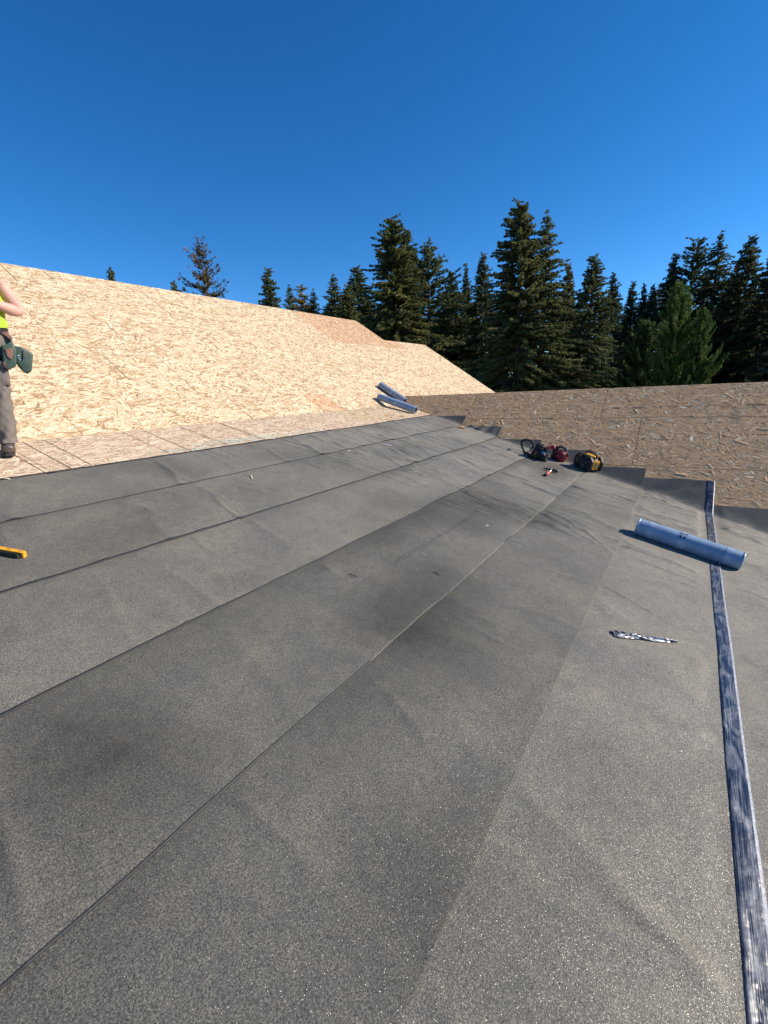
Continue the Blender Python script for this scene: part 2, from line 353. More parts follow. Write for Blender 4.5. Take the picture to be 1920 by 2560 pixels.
# spray marks: pale teal stain on the band and near the ridge
M_TEAL = osb_base('teal_marking_stain', (0.30, 0.38, 0.31), (0.42, 0.50, 0.42), (0.52, 0.58, 0.48))
def stain(u0, u1, v0, v1, P, V, N, dens):
    n = int((u1-u0)*(v1-v0)*dens); cu = rng.normal((u0+u1)/2, (u1-u0)/4, n); cv = rng.normal((v0+v1)/2, (v1-v0)/4, n)
    L = rng.uniform(0.03, 0.12, n); Wd = rng.uniform(0.006, 0.02, n); out = np.zeros((n, 4, 3))
    for j, (a, b) in enumerate(((-.5, -.5), (.5, -.5), (.5, .5), (-.5, .5))):
        out[:, j] = P+(cu+a*L)[:, None]*ex+(cv+b*Wd)[:, None]*V+(0.0030+0.0006*rng.random(n))[:, None]*N
    o = link('teal_stain', npmesh('teal_stain', out.reshape(-1, 3), np.arange(4*n).reshape(-1, 4)), [M_TEAL], roof); o['kind'] = 'stuff'
stain(2.9, 5.3, 4.50*c1, 4.72*c1, P1o, V1, N1, 260); stain(5.9, 8.2, (8.72-HY)*c2, (8.86-HY)*c2, P2o, V2, N2, 240)

# ------------------------------------------------------------------ cross gable
gab = empty('cross_gable_roof', (RX, 1, z3(RX))); gl_ = np.array([RX, 1, z3(RX)])
tag(gab, 'low gable roof of weathered brown strand panels crossing on the right, in raking light', 'roof')
c3 = math.sqrt(1+K3*K3); P3o = np.array([X3, 0, Z3])-gl_
# u along -y here so that strands run along y
xsr = [9.46, 8.745, 7.79, 6.80]
ys = [[-3.0, -1.17, 1.27, 3.71, 5.7], [-3.0, -1.79, 0.65, 3.09, 5.5], [-3.0, -1.2, 1.24, 3.6]]
def keep3(u, v):                         # only where the gable stands above the low slope
    x = X3+v/c3; return (z3(x) > z1(u)+0.0)
for i in range(3):
    for a, b in zip(ys[i][:-1], ys[i][1:]):
        panel(gab, a, b, (xsr[i+1]-X3)*c3, (xsr[i]-X3)*c3, P3o, ey, V3, N3, M_OSBW, 'weathered', 1350, 1.0, keep3, lift=0.0)
V3b, N3b = unit([1, 0, -K3]), unit([K3, 0, 1]); P3b = np.array([RX, 0, z3(RX)])-gl_
for i in range(4):
    for a, b in zip(ys[i % 2][:-1], ys[i % 2][1:]):
        panel(gab, a, b, i*1.2+0.012, i*1.2+1.2, P3b, ey, V3b, N3b, M_OSBW, 'weathered', 0)
# nail marks in rows
bm = bmesh.new()
for x in (9.25, 8.95, 8.62, 8.3, 8.12, 7.95, 7.55):
    for k in range(24):
        y = -1.0+k*0.2+rng.normal(0, .02)
        if z3(x) < z1(y)+0.12: continue
        for w, h_ in ((0.007, 0.030), (0.022, 0.007)):
            c = P3o+(x-X3+rng.normal(0, .004))*c3*V3+y*ey+N3*(0.0042+0.0002*(w > .01)); q = [c+a*w/2*ey+b*h_/2*V3 for a, b in ((-1, -1), (1, -1), (1, 1), (-1, 1))]
            bm.faces.new([bm.verts.new(p) for p in q])
nm = bmobj('nail_marks', bm, M_INK, gab); nm['kind'] = 'stuff'
def stamp(txt, x, y, size, parent, m, flip=True, lift=0.0045):
    cu = bpy.data.curves.new('printed_stamp', 'FONT'); cu.body = txt; cu.size = size; cu.offset = 0.0015; cu.align_x = 'LEFT'; cu.space_character = 1.15
    o = bpy.data.objects.new('printed_stamp', cu); C.objects.link(o); cu.materials.append(m); o.parent = parent
    X = (ey if flip else -ey); Y = (-V3 if flip else V3); p = P3o+(x-X3)*c3*V3+y*ey+N3*lift
    o.matrix_local = Matrix(((X[0], Y[0], N3[0], p[0]), (X[1], Y[1], N3[1], p[1]), (X[2], Y[2], N3[2], p[2]), (0, 0, 0, 1))); return o
M_FAINT = plain('faded_ink', (0.10, 0.075, 0.06), 0.9, var=0.5, scale=60, bump=0)
stamp('TOLKO', 9.00, -0.93, 0.060, gab, M_INK); stamp('7/16', 9.0, -0.52, 0.045, gab, M_FAINT)
stamp('TOLKO', 8.98, 0.62, 0.055, gab, M_FAINT); stamp('OSB', 8.98, 1.0, 0.05, gab, M_FAINT)
for y in (-0.35, -0.1, 0.15, 0.35):
    bm = bmesh.new(); c = P3o+(8.98-X3)*c3*V3+N3*0.0045
    stripe(bm, c+y*ey, c+(y+0.17)*ey, 0.008, N3); bmobj('printed_line', bm, M_FAINT, gab)

# ------------------------------------------------------------------ underlayment: strips that run up the low slope and turn onto the gable
ul = empty('roof_underlayment', (4, 2, z1(2))); ulp = np.array([4, 2, z1(2)])
tag(ul, 'grey granular roofing membrane laid in overlapping strips over the low slope', 'roofing membrane')
def vnoise(x, y, s, seed):               # smooth value noise
    r = np.random.default_rng(seed).random((97, 97)); X, Y = x*s+31.3, y*s+17.7
    xi, yi = np.floor(X).astype(int), np.floor(Y).astype(int); fx, fy = X-xi, Y-yi; fx = fx*fx*(3-2*fx); fy = fy*fy*(3-2*fy)
    g = lambda a, b: r[a % 97, b % 97]
    return (g(xi, yi)*(1-fx)+g(xi+1, yi)*fx)*(1-fy)+(g(xi, yi+1)*(1-fx)+g(xi+1, yi+1)*fx)*fy
SEAM = [4.494, 3.711, 2.900, 2.085, 1.247, 0.459, -0.334, -1.16, -2.0, -2.85]
XEND = [8.83, 8.55, 8.25, 8.05, 7.75, 7.59, 7.22, 6.95, 6.7]
EDGE = [0.009, 0.017, 0.013, 0.009, 0.0015, 0.003, 0.006, 0.006, 0.006]
def smax(a, b, k): return (a+b+np.sqrt((a-b)**2+k*k))/2
def common(x, y):                        # the sheet's long soft undulation, the same for strips that touch
    return 0.010*(vnoise(x, y, 1.3, 1)-0.5)+0.005*(vnoise(x*1.0+y*0.5, y*0.6, 4.5, 2)-0.5)+0.0016*(vnoise(x, y, 13, 4)-0.5)
wr = np.random.default_rng(21)
# places pressed flat by what lies on them
FLAT = [(6.75, 1.6, .34), (3.12, .1, .24), (.9, 3.22, .25), (5.27, .2, .3), (5.24, -.1, .3), (5.2, -.4, .3), (7.65, 1.3, .35), (7.6, 1.9, .42), (8.25, 3.6, .2), (2.33, 1.8, .12), (2.82, 1.42, .12), (5.62, 3.57, .15), (6.93, -.86, .15)]
def flat(X, Y):
    m = np.ones_like(X)
    for a, b, c in FLAT: m = m*(1-np.exp(-(((X-a)**2+(Y-b)**2)/c**2)**2))
    return m
def make_strip(i):
    yb, yt = SEAM[i+1], SEAM[i]+(0.0 if i == 0 else 0.07)
    x0, x1 = -3.9, XEND[i]
    near = 1 <= i <= 6
    nx = 760 if i < 7 else 300; ny = 46 if i < 7 else 24
    # finer columns where the camera sees them
    t = np.linspace(0, 1, nx); xs = np.where(t < 0.12, x0+(0.0-x0)*t/0.12, (t-0.12)/0.88*x1); xs = np.sort(xs)
    ysv = np.linspace(yb, yt, ny); ysv = np.insert(ysv, 1, yb+EDGE[i]); ysv = np.insert(ysv, len(ysv)-1, yt-0.045)
    X, Y = np.meshgrid(xs, ysv); n_y = len(ysv)
    edge_wob = 0.006*(vnoise(X*1.0, X*0+i, 1.7, 50+i)-0.5)+0.003*(vnoise(X, X*0+i, 7, 60+i)-0.5)
    win = np.exp(-((Y-yb)/0.05)**2); Yw = Y+edge_wob*win*2.0
    if i == 0: Yw = Yw+0.03*(vnoise(X, X*0, 0.9, 70)-0.5)*np.clip((Y-yb)/(yt-yb), 0, 1)
    base = smax(z1(Yw), z3(X), 0.028)-0.0
    v = np.clip((Y-yb)/(yt-yb), 0, 1)
    h = 0.0035+0.0060*(1-v)+common(X, Y)+0.006
    # buckles: ridges running up the slope, low and wide ones in the middle, tighter ones towards the valley
    lap = SEAM[i]-0.01
    if i == 6: lap = -0.42
    ef = (np.clip((Y+0.25)/0.06, 0, 1) if i == 5 else 1.0)*flat(X, Y)/(1+np.exp(np.clip((z3(X)-z1(Y)-0.05)/0.03, -30, 30)))
    for k in range(104):
        xc = wr.uniform(0.2, 8.6) if k < 26 else wr.uniform(4.3, 8.7)
        w = wr.uniform(0.018, 0.05)*(1.5 if k % 4 == 0 else 1.0); am = wr.uniform(0.0045, 0.0145)*(0.85 if k < 26 else 1.0)
        yc = wr.uniform(yb, lap); ly = wr.uniform(0.14, 0.5); sl_ = wr.normal(0.02, 0.26); cv = wr.normal(0, 0.35)
        d = X-xc-sl_*(Y-yc)-cv*(Y-yc)**2
        msk = np.abs(d) < 4*w
        sh = 1/(1+(d/w)**2)**1.6
        fade = np.exp(-((Y-yc)/ly)**2)*np.clip((lap-Y)/0.07, 0, 1)*ef
        h = h+np.where(msk, am*sh*fade, 0)
    for k in range(15):                    # long gentle hollows and swells across a strip
        xc = wr.uniform(0, 8) if k < 8 else wr.uniform(0.4, 3.2); w = wr.uniform(0.10, 0.26) if k < 8 else wr.uniform(0.05, 0.13); am = wr.uniform(0.003, 0.008); yc = wr.uniform(yb+0.1, lap-0.1); sl_ = wr.normal(-0.05, 0.25)
        d = X-xc-sl_*(Y-yc); h = h+am*np.exp(-(d/w)**2)*np.exp(-((Y-yc)/0.3)**2)*np.clip((lap-Y)/0.12, 0, 1)*np.clip((Y-yb+0.02)/0.06, 0.25, 1)*ef
    lift_e = (0 if i in (5, 6) else 1)*np.clip(vnoise(X, X*0+i*3, 1.1, 80+i)-0.72, 0, 1)*0.05*np.exp(-((Y-yb)/0.03)**2)   # edge lifting here and there
    h = np.maximum(h, 0.0022+0.0060*(1-v))+lift_e
    # upright folds on the gable end of strip six
    gx = np.clip((X-(x1-0.6))/0.6, 0, 1)
    if i == 5: h = h+gx*0.010*np.clip((Y+0.24)/0.12, 0, 1)*np.sin((Y*0.8+X*1.3)*14+2.0*np.sin(X*6))*np.clip((lap-Y)/0.2, 0, 1)*(X > 7.1)
    if i == 1: h = h+gx*0.008*np.sin(Y*28+X*5)*np.clip((lap-Y)/0.2, 0, 1)*(X > 8.0)
    nzx = np.where(z3(X) > z1(Yw), -K3, 0.0); nzy = np.where(z3(X) > z1(Yw), 0.0, -K1)
    bl = 1/(1+np.exp(-(z3(X)-z1(Yw))/0.012)); nzx = -K3*bl; nzy = -K1*(1-bl); nl = np.sqrt(nzx**2+nzy**2+1)
    PX, PY, PZ = X+h*nzx/nl, Yw+h*nzy/nl, base+h/nl
    # the cut end wanders a little
    V = np.stack([PX, PY, PZ], -1).reshape(-1, 3)-ulp
    # tone: bare dark sheet against dusty grey, plus painted shade past the valley
    top = np.exp(-np.clip(SEAM[i]-Y, 0, 9)/0.20)*np.clip(1.5*vnoise(X, Y*0.4, 0.9, 90+i)-0.25, 0, 1)
    dk = {0: 0.12, 1: 0.16, 2: 0.14, 3: 0.40, 4: 0.36, 5: 0.10}.get(i, 0.1)
    tone = 1-dk*top
    tone = tone*(1-0.45*np.clip(1.6*vnoise(X+Y*0.3, Y-X*0.2, 1.5, 11)-0.75, 0, 1)*(1.2 if i in (3, 4) else 0.7))
    tone = tone*(1+0.10*(vnoise(X*0.6+Y, Y*3, 2.0, 12+i)-0.5))
    tone = tone*{0: 1.06, 1: 1.02, 2: 1.06, 3: 0.97, 4: 0.90, 5: 1.10, 6: 1.10}.get(i, 1.0)
    if i == 3: tone = tone*(1+0.08*np.exp(-((Y-yb)/0.022)**2)*vnoise(X, X*0, 1.3, 33))          # dusty line on the lap
    if i == 3:                            # chalk snap and long dark crease
        cr = np.exp(-((Y-1.70-0.006*np.sin(X*3))/0.012)**2)*((X > 2.7) & (X < 4.3)); tone = tone*(1-0.35*cr)
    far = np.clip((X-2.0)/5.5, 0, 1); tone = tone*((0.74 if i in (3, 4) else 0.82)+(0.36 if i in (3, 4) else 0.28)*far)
    gable_shade = 1/(1+np.exp(-(z3(X)-z1(Yw)-0.02)/0.02)); tone = tone*(1-0.50*gable_shade)   # shade of the gable side painted into the turned-up ends
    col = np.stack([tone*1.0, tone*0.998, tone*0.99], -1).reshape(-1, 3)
    nv = V.shape[0]; idx = np.arange(nv).reshape(n_y, nx)
    q = np.stack([idx[:-1, :-1], idx[:-1, 1:], idx[1:, 1:], idx[1:, :-1]], -1)
    mi = np.zeros((n_y-1, nx-1), int); mi[0, :] = 1
    if i == 4: mi[0, :] = 0
    if i == 3: mi[0, :] = np.where((xs[:-1] < 1.7) | (vnoise(xs[:-1], xs[:-1]*0, 1.2, 40) > 0.62), 1, 0)
    if i == 0: mi[-1, :] = 1
    faces = [q.reshape(-1, 4)]; mis = [mi.ravel()]
    # skirts give the sheet its thickness
    Vs = [V]; cnt = nv
    for line in (idx[0, :], idx[-1, :][::-1], idx[:, -1], idx[:, 0][::-1]):
        low = V[line].copy(); low[:, 2] -= 0.0042; Vs.append(low); k = len(line)
        li = np.arange(cnt, cnt+k); cnt += k
        faces.append(np.stack([line[:-1], li[:-1], li[1:], line[1:]], -1)); mis.append(np.zeros(k-1, int) if i == 4 else np.ones(k-1, int))
    V = np.concatenate(Vs); col = np.concatenate([col, np.ones((len(V)-nv, 3))*0.4])
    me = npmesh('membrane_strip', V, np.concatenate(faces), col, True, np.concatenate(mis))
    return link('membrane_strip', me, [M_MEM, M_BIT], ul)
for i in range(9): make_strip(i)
# clear-edged film along the lap of the sixth strip, running on up the gable
def film_strip():
    nx, ny = 620, 9; xs = np.linspace(-3.5, 7.58, nx); yy = np.linspace(-0.372, -0.287, ny)
    X, Y = np.meshgrid(xs, yy)
    yc = Y+0.008*(vnoise(X, X*0, 0.8, 5)-0.5)+0.0025*(vnoise(X, X*0, 3, 6)-0.5)
    base = smax(z1(yc), z3(X), 0.028); h = 0.0166+common(X, Y)+0.0010+0.0030*vnoise(X*1.2, Y*6, 6, 8)*vnoise(X, Y, 2.0, 9)+0.002*np.sin(Y*260+X*3)*vnoise(X, Y, 3, 10)
    bl = 1/(1+np.exp(-(z3(X)-z1(yc))/0.012)); nzx = -K3*bl; nzy = -K1*(1-bl); nl = np.sqrt(nzx**2+nzy**2+1)
    V = np.stack([X+h*nzx/nl, yc+h*nzy/nl, base+h/nl], -1).reshape(-1, 3)-ulp
    idx = np.arange(nx*ny).reshape(ny, nx); q = np.stack([idx[:-1, :-1], idx[:-1, 1:], idx[1:, 1:], idx[1:, :-1]], -1)
    mi = np.zeros((ny-1, nx-1), int); mi[0, :] = 1; mi[-1, :] = 0
    Vs = [V]; cnt = len(V); fs = [q.reshape(-1, 4)]; ms = [mi.ravel()]
    for line in (idx[0, :], idx[-1, :][::-1]):
        low = V[line].copy(); low[:, 2] -= 0.018; Vs.append(low); li = np.arange(cnt, cnt+nx); cnt += nx
        fs.append(np.stack([line[:-1], li[:-1], li[1:], line[1:]], -1)); ms.append(np.ones(nx-1, int))
    o = link('release_film', npmesh('release_film', np.concatenate(Vs), np.concatenate(fs), None, True, np.concatenate(ms)), [M_FILM, M_FILMEDGE], ul)
    o['label'] = 'shiny dark blue film strip with scuffed pale edges'
film_strip()

# ------------------------------------------------------------------ membrane rolls
def roll_mat():
    t = NT('blue_grey_roll_film'); v = t.tex()
    f = t.noise(v, 7, 4, 0.6); c = t.ramp(f, [(0.3, (0.19, 0.28, 0.40)), (0.7, (0.25, 0.345, 0.47))])
    sp = t.ramp(t.noise(v, 60, 2, 0.5), [(0.72, (0, 0, 0)), (0.76, (1, 1, 1))])
    t.l(t.mix(c, (0.7, 0.76, 0.85), sp), t.b.inputs['Base Color']); t.b.inputs['Roughness'].default_value = 0.42
    mp = t.n('ShaderNodeMapping'); mp.inputs['Scale'].default_value = (2, 14, 14); t.l(v, mp.inputs['Vector'])
    t.l(t.bump(t.noise(mp.outputs[0], 2, 3), 0.35, 0.01), t.b.inputs['Normal'])
    return t.m
M_ROLL = roll_mat(); M_TAPE = plain('clear_packing_tape', (0.30, 0.39, 0.51), 0.3, var=0.06, spec=0.8)
M_ROLLG = plain('grey_blue_roll_film', (0.22, 0.27, 0.35), 0.4, var=0.12, scale=9)
M_DARKEND = plain('dark_sheet_edges', (0.02, 0.025, 0.04), 0.5, var=0.5, scale=60); M_WHITE = plain('white_tape_edge', (0.7, 0.74, 0.8), 0.4)
M_NAVY = plain('navy_print', (0.012, 0.02, 0.06), 0.5, bump=0)
def roll(A, B, r, mats, label, cat='membrane roll', bands=(), logo=None, seam=0.9, group=None):
    A, B = np.array(A, float), np.array(B, float); L = np.linalg.norm(B-A); X = unit(B-A); Zc = np.array([0, 0, 1.0]); Y = unit(np.cross(Zc, X)); Z = np.cross(X, Y)
    o = empty('membrane_roll'); frame(o, X, Y, Z, A); tag(o, label, cat, group)
    n = 72; bm = bmesh.new(); rings = []
    ns = 13
    for k in range(ns):
        x = L*k/(ns-1); rings.append([])
        for j in range(n+1):               # spiral section: the loose end overlaps by a few millimetres
            a = seam+2*math.pi*j/n; rr = r+0.004*j/n+0.0012*math.sin(3*a+k*0.9)
            if k in (0, ns-1): rr -= 0.002
            rings[-1].append(bm.verts.new((x+(rng.normal(0, .0008) if k in (0, ns-1) else 0), rr*math.cos(a), rr*math.sin(a))))
    for k in range(ns-1):
        for j in range(n): bm.faces.new((rings[k][j], rings[k][j+1], rings[k+1][j+1], rings[k+1][j]))
    w = bmobj('outer_wrap', bm, mats[0], o, True)
    for x, sgn in ((0.0, -1), (L, 1)):     # wound layers seen at each end, and the hollow core
        bm = bmesh.new(); rad = [r-0.001, r-0.010, r-0.012, r-0.022, r-0.024, r-0.034, r-0.036, 0.026]; dep = [0.0, 0.001, 0.006, 0.002, 0.007, 0.002, 0.008, 0.004]; prev = None
        for q, dd in zip(rad, dep):
            ring = [bm.verts.new((x-sgn*dd-sgn*rng.uniform(0, .0015), q*math.cos(t_)*(1+.02*math.sin(2*t_)), q*math.sin(t_))) for t_ in [2*math.pi*j/32 for j in range(32)]]
            if prev:
                for j in range(32): bm.faces.new((prev[j], prev[(j+1) % 32], ring[(j+1) % 32], ring[j]))
            prev = ring
        ring = [bm.verts.new((x-sgn*0.06, 0.022*math.cos(t_), 0.022*math.sin(t_))) for t_ in [2*math.pi*j/32 for j in range(32)]]
        for j in range(32): bm.faces.new((prev[j], prev[(j+1) % 32], ring[(j+1) % 32], ring[j]))
        bm.faces.new(ring); bmobj('roll_end', bm, M_DARKEND, o, True)
        bm = bmesh.new(); prev = None
        for dx_, rr in ((0.0, r-0.004), (0.003, r+0.0045), (-0.012, r+0.0052), (-0.012, r-0.001)):
            ring = [bm.verts.new((x+sgn*dx_, rr*math.cos(t_), rr*math.sin(t_))) for t_ in [2*math.pi*j/48 for j in range(48)]]
            if prev:
                for j in range(48): bm.faces.new((prev[j], prev[(j+1) % 48], ring[(j+1) % 48], ring[j]))
            prev = ring
        bmobj('end_rim', bm, M_TAPE, o, True)
    for fr, wd, a0, a1 in bands:
        bm = bmesh.new(); pv = None
        for j in range(41):
            a = a0+(a1-a0)*j/40; rr = r+0.0062; row = [bm.verts.new((L*fr+s, rr*math.cos(a), rr*math.sin(a))) for s in (-wd/2, wd/2)]
            if pv: bm.faces.new((pv[0], pv[1], row[1], row[0]))
            pv = row
        bmobj('tape_band', bm, M_TAPE, o, True)
    if logo:
        fr, a_mid = logo; bm = bmesh.new(); u = 0.0062       # block letters read from cell maps
        G = {'N': ['1001', '1101', '1011', '1001'], 'I': ['111', '010', '010', '111'], 'S': ['111', '100', '001', '111'], 'E': ['111', '110', '100', '111']}
        for (ch, row0, col0, mm) in (('E', 0, 0, 0), ('E', 0, 5, 0), ('S', 6, 0, 1), ('N', 6, 5, 1)):
            for rr_, line in enumerate(G[ch]):
                for cc_, bit in enumerate(line):
                    if bit == '1':
                        x0 = L*fr+(col0+cc_-4.5)*u; s0 = (row0+rr_-5)*u*1.3; R_ = r+0.0072
                        q = []
                        for dx_, ds in ((0, 0), (u*1.02, 0), (u*1.02, u*1.32), (0, u*1.32)):
                            a = a_mid-(s0+ds)/R_*1.0; q.append(bm.verts.new((x0+dx_, R_*math.cos(a), R_*math.sin(a))))
                        bm.faces.new(q)
        bmobj('printed_logo', bm, M_NAVY, o)
    return o
roll((5.276, 0.345, -1.4715), (5.203, -0.542, -1.689), 0.086, [M_ROLL], 'fat blue roll of roofing membrane lying alone across the shiny film strip', bands=((0.14, 0.055, 0.3, 3.9), (0.45, 0.06, 0.3, 3.9), (0.87, 0.055, 0.9, 3.6)), logo=(0.45, 2.15), seam=3.7)
roll((8.52, 5.56, -0.115), (8.53, 4.69, -0.408), 0.070, [M_ROLL], 'front blue-grey roll of membrane resting across the fold below the pale deck', group='two rolls at the corner of the pale deck', bands=((0.5, 0.05, 0, 4),), seam=3.6)
roll((9.18, 5.95, 0.140), (9.225, 5.34, -0.240), 0.070, [M_ROLLG], 'grey roll of membrane behind the other one with a band round its middle', group='two rolls at the corner of the pale deck', bands=((0.5, 0.03, 0, 6.2),), seam=2.6)

# ------------------------------------------------------------------ radio
M_BLK = plain('black_rubber', (0.012, 0.012, 0.013), 0.62, var=0.3, scale=40); M_BLK2 = plain('dark_speaker_grille', (0.02, 0.02, 0.022), 0.7, var=0.5, scale=160, bump=1.0)
M_YEL = plain('yellow_plastic', (0.82, 0.38, 0.025), 0.4, var=0.06); M_GRY = plain('grey_plastic', (0.16, 0.145, 0.12), 0.45); M_SCR = plain('blue_black_screen', (0.012, 0.025, 0.08), 0.12, var=0.4, spec=0.8)
def rrect(w, h, c): return [(-w/2+c, -h/2), (w/2-c, -h/2), (w/2, -h/2+c), (w/2, h/2-c), (w/2-c, h/2), (-w/2+c, h/2), (-w/2, h/2-c), (-w/2, -h/2+c)]
def plate(bm, poly, y0, y1, cz):          # polygon in local x,z pushed from y0 to y1
    a = [bm.verts.new((x, y0, z+cz)) for x, z in poly]; b = [bm.verts.new((x, y1, z+cz)) for x, z in poly]; n = len(poly)
    bm.faces.new(a); bm.faces.new(b[::-1])
    for i in range(n): bm.faces.new((a[i], b[i], b[(i+1) % n], a[(i+1) % n]))
rad = empty('jobsite_radio'); Xl = unit([-0.60, -0.80, -0.80*K1]); Zl = N1; Yl = np.cross(Zl, Xl); 
frame(rad, Xl, Yl, Zl, np.array([7.675, 1.275, z1(1.275)])+N1*0.012, 0.87)
tag(rad, 'black and yellow jobsite radio standing near the valley beside the red tool bags', 'radio')
bm = bmesh.new(); plate(bm, rrect(0.33, 0.22, 0.05), -0.075, 0.115, 0.135); bmobj('body', bm, M_BLK, rad, bevel=0.006)
for y in (-0.105, 0.125):                 # front and rear roll-cage bumpers: octagon rings
    bm = bmesh.new(); o_ = rrect(0.42, 0.27, 0.075); i_ = rrect(0.345, 0.205, 0.05)
    vo_ = [[bm.verts.new((x, yy, z+0.138)) for x, z in P] for P, yy in ((o_, y-0.02), (i_, y-0.02), (i_, y+0.022), (o_, y+0.022))]
    for a in range(4):
        for k in range(8): bm.faces.new((vo_[a][k], vo_[a][(k+1) % 8], vo_[(a+1) % 4][(k+1) % 8], vo_[(a+1) % 4][k]))
    bmobj('bumper', bm, M_BLK, rad, bevel=0.005)
for s in (-1, 1):
    bm = bmesh.new(); box(bm, (s*0.095, -0.088, 0.125), (0.12, 0.02, 0.16)); bmobj('speaker', bm, M_BLK2, rad, bevel=0.008)
    bm = bmesh.new(); box(bm, (s*0.178, 0.01, 0.14), (0.014, 0.13, 0.16)); bmobj('side_panel', bm, M_YEL, rad, bevel=0.004)
    bm = bmesh.new(); box(bm, (s*0.188, 0.012, 0.14), (0.008, 0.06, 0.10)); bmobj('side_inset', bm, M_GRY, rad, bevel=0.003)
bm = bmesh.new(); tube(bm, [(-0.165, -0.116, 0.09), (-0.165, -0.118, 0.15), (-0.14, -0.118, 0.21)], 0.006, 8); bmobj('front_trim', bm, M_GRY, rad, True)
bm = bmesh.new(); tube(bm, [(-0.085, -0.112, 0.235), (-0.085, -0.112, 0.17), (-0.045, -0.112, 0.135), (0.055, -0.112, 0.135), (0.10, -0.112, 0.18)], 0.006, 8); bmobj('front_trim', bm, M_GRY, rad, True)
bm = bmesh.new(); box(bm, (0.0, -0.104, 0.249), (0.20, 0.018, 0.016)); bmobj('top_trim', bm, M_YEL, rad, bevel=0.004)
bm = bmesh.new(); plate(bm, [(-0.07, 0.04), (-0.07, -0.01), (-0.035, -0.038), (0.045, -0.038), (0.08, 0.0), (0.08, 0.04)], -0.107, -0.095, 0.19); bmobj('control_face', bm, M_BLK, rad)
bm = bmesh.new(); box(bm, (0.01, -0.111, 0.192), (0.085, 0.006, 0.035)); bmobj('screen', bm, M_SCR, rad, bevel=0.002)
bm = bmesh.new(); box(bm, (0.0, -0.104, 0.095), (0.075, 0.012, 0.022)); bmobj('control_bar', bm, M_GRY, rad, bevel=0.003)
bm = bmesh.new(); box(bm, (0.0, -0.104, 0.055), (0.09, 0.012, 0.018)); bmobj('control_bar', bm, M_GRY, rad, bevel=0.003)
bm = bmesh.new(); tube(bm, [(-0.14, 0.02, 0.245), (-0.12, 0.02, 0.305), (-0.085, 0.02, 0.325), (0.085, 0.02, 0.325), (0.12, 0.02, 0.305), (0.14, 0.02, 0.245)], 0.014, 10); bmobj('carry_handle', bm, M_BLK, rad, True)
bm = bmesh.new(); box(bm, (-0.0, 0.03, 0.262), (0.22, 0.09, 0.022)); bmobj('top_panel', bm, M_YEL, rad, bevel=0.005)
# ------------------------------------------------------------------ tool belt bags
M_RED = plain('red_fabric', (0.26, 0.018, 0.028), 0.6, var=0.25, scale=60, bump=0.6); M_BF = plain('black_nylon', (0.014, 0.014, 0.016), 0.75, var=0.4, scale=70, bump=0.8)
M_COR = plain('coral_red_grip', (0.72, 0.12, 0.10), 0.45, var=0.08); M_STEEL = plain('dark_steel', (0.06, 0.06, 0.065), 0.35, metal=0.7); M_CHROME = plain('bright_steel', (0.75, 0.76, 0.78), 0.2, metal=1.0, bump=0)
M_BLUEP = plain('blue_plastic', (0.05, 0.16, 0.32), 0.25); M_ORG = plain('orange_grip', (0.75, 0.17, 0.06), 0.5)
def lump(bm, c, s, seed, rot=0, n=3, k=0.14):    # soft stuffed pouch: rounded box with dents
    r_ = np.random.default_rng(seed); b2 = bmesh.new(); bmesh.ops.create_cube(b2, size=1); bmesh.ops.subdivide_edges(b2, edges=b2.edges, cuts=5, use_grid_fill=True)
    ph = r_.uniform(0, 6, 6); M = Matrix.Translation(c) @ Matrix.Rotation(rot, 4, 'Z')
    for v in b2.verts:
        p = v.co*2; q = Vector((p.x*math.sqrt(max(0, 1-p.y*p.y/3-p.z*p.z/3)), p.y*math.sqrt(max(0, 1-p.x*p.x/3-p.z*p.z/3)), p.z*math.sqrt(max(0, 1-p.y*p.y/4-p.x*p.x/4))))
        w = 1+k*(math.sin(p.x*3+ph[0])*math.sin(p.z*4+ph[1])+0.5*math.sin(p.y*6+p.z*5+ph[2]))
        v.co = M @ Vector((q.x*s[0]/2*w, q.y*s[1]/2*w, q.z*s[2]/2*w))
    me = bpy.data.meshes.new('tmp'); b2.to_mesh(me); b2.free(); bm.from_mesh(me); bpy.data.meshes.remove(me)
Xb = unit([-0.45, -0.89, -0.89*K1]); Yb = np.cross(N1, Xb)
def bag_root(name, px, py, label, cat, h=0.006):
    o = empty(name); frame(o, Xb, Yb, N1, on1(px, py)+N1*h, 1.12); tag(o, label, cat); return o
b1 = bag_root('tool_pouch', 1341, 1150, 'black nylon tool pouch with webbing loop standing left of the red bag', 'tool bag')
bm = bmesh.new(); lump(bm, (-0.02, 0.05, 0.085), (0.20, 0.15, 0.18), 1); bmobj('pouch_body', bm, M_BF, b1, True)
bm = bmesh.new(); lump(bm, (0.085, 0.03, 0.075), (0.10, 0.11, 0.16), 2); bmobj('side_pocket', bm, M_BF, b1, True)
bm = bmesh.new(); lump(bm, (-0.13, 0.02, 0.035), (0.12, 0.10, 0.06), 3); bmobj('front_pocket', bm, M_BF, b1, True)
bm = bmesh.new(); lump(bm, (-0.05, 0.06, 0.19), (0.12, 0.09, 0.06), 14, k=.3); bmobj('open_flap', bm, M_BF, b1, True)
cs = [(-0.27+0.105*math.cos(a), 0.05+0.03*math.sin(2*a), 0.112+0.095*math.sin(a)) for a in [2*math.pi*k/20 for k in range(21)]]
bm = bmesh.new(); tube(bm, cs, 0.016, 8); bmobj('webbing_loop', bm, M_BF, b1, True)
bm = bmesh.new(); tube(bm, [(-0.17, 0.0, 0.16), (-0.13, -0.02, 0.10), (-0.15, -0.03, 0.05)], 0.006, 6); bmobj('strap', bm, M_GRY, b1, True)
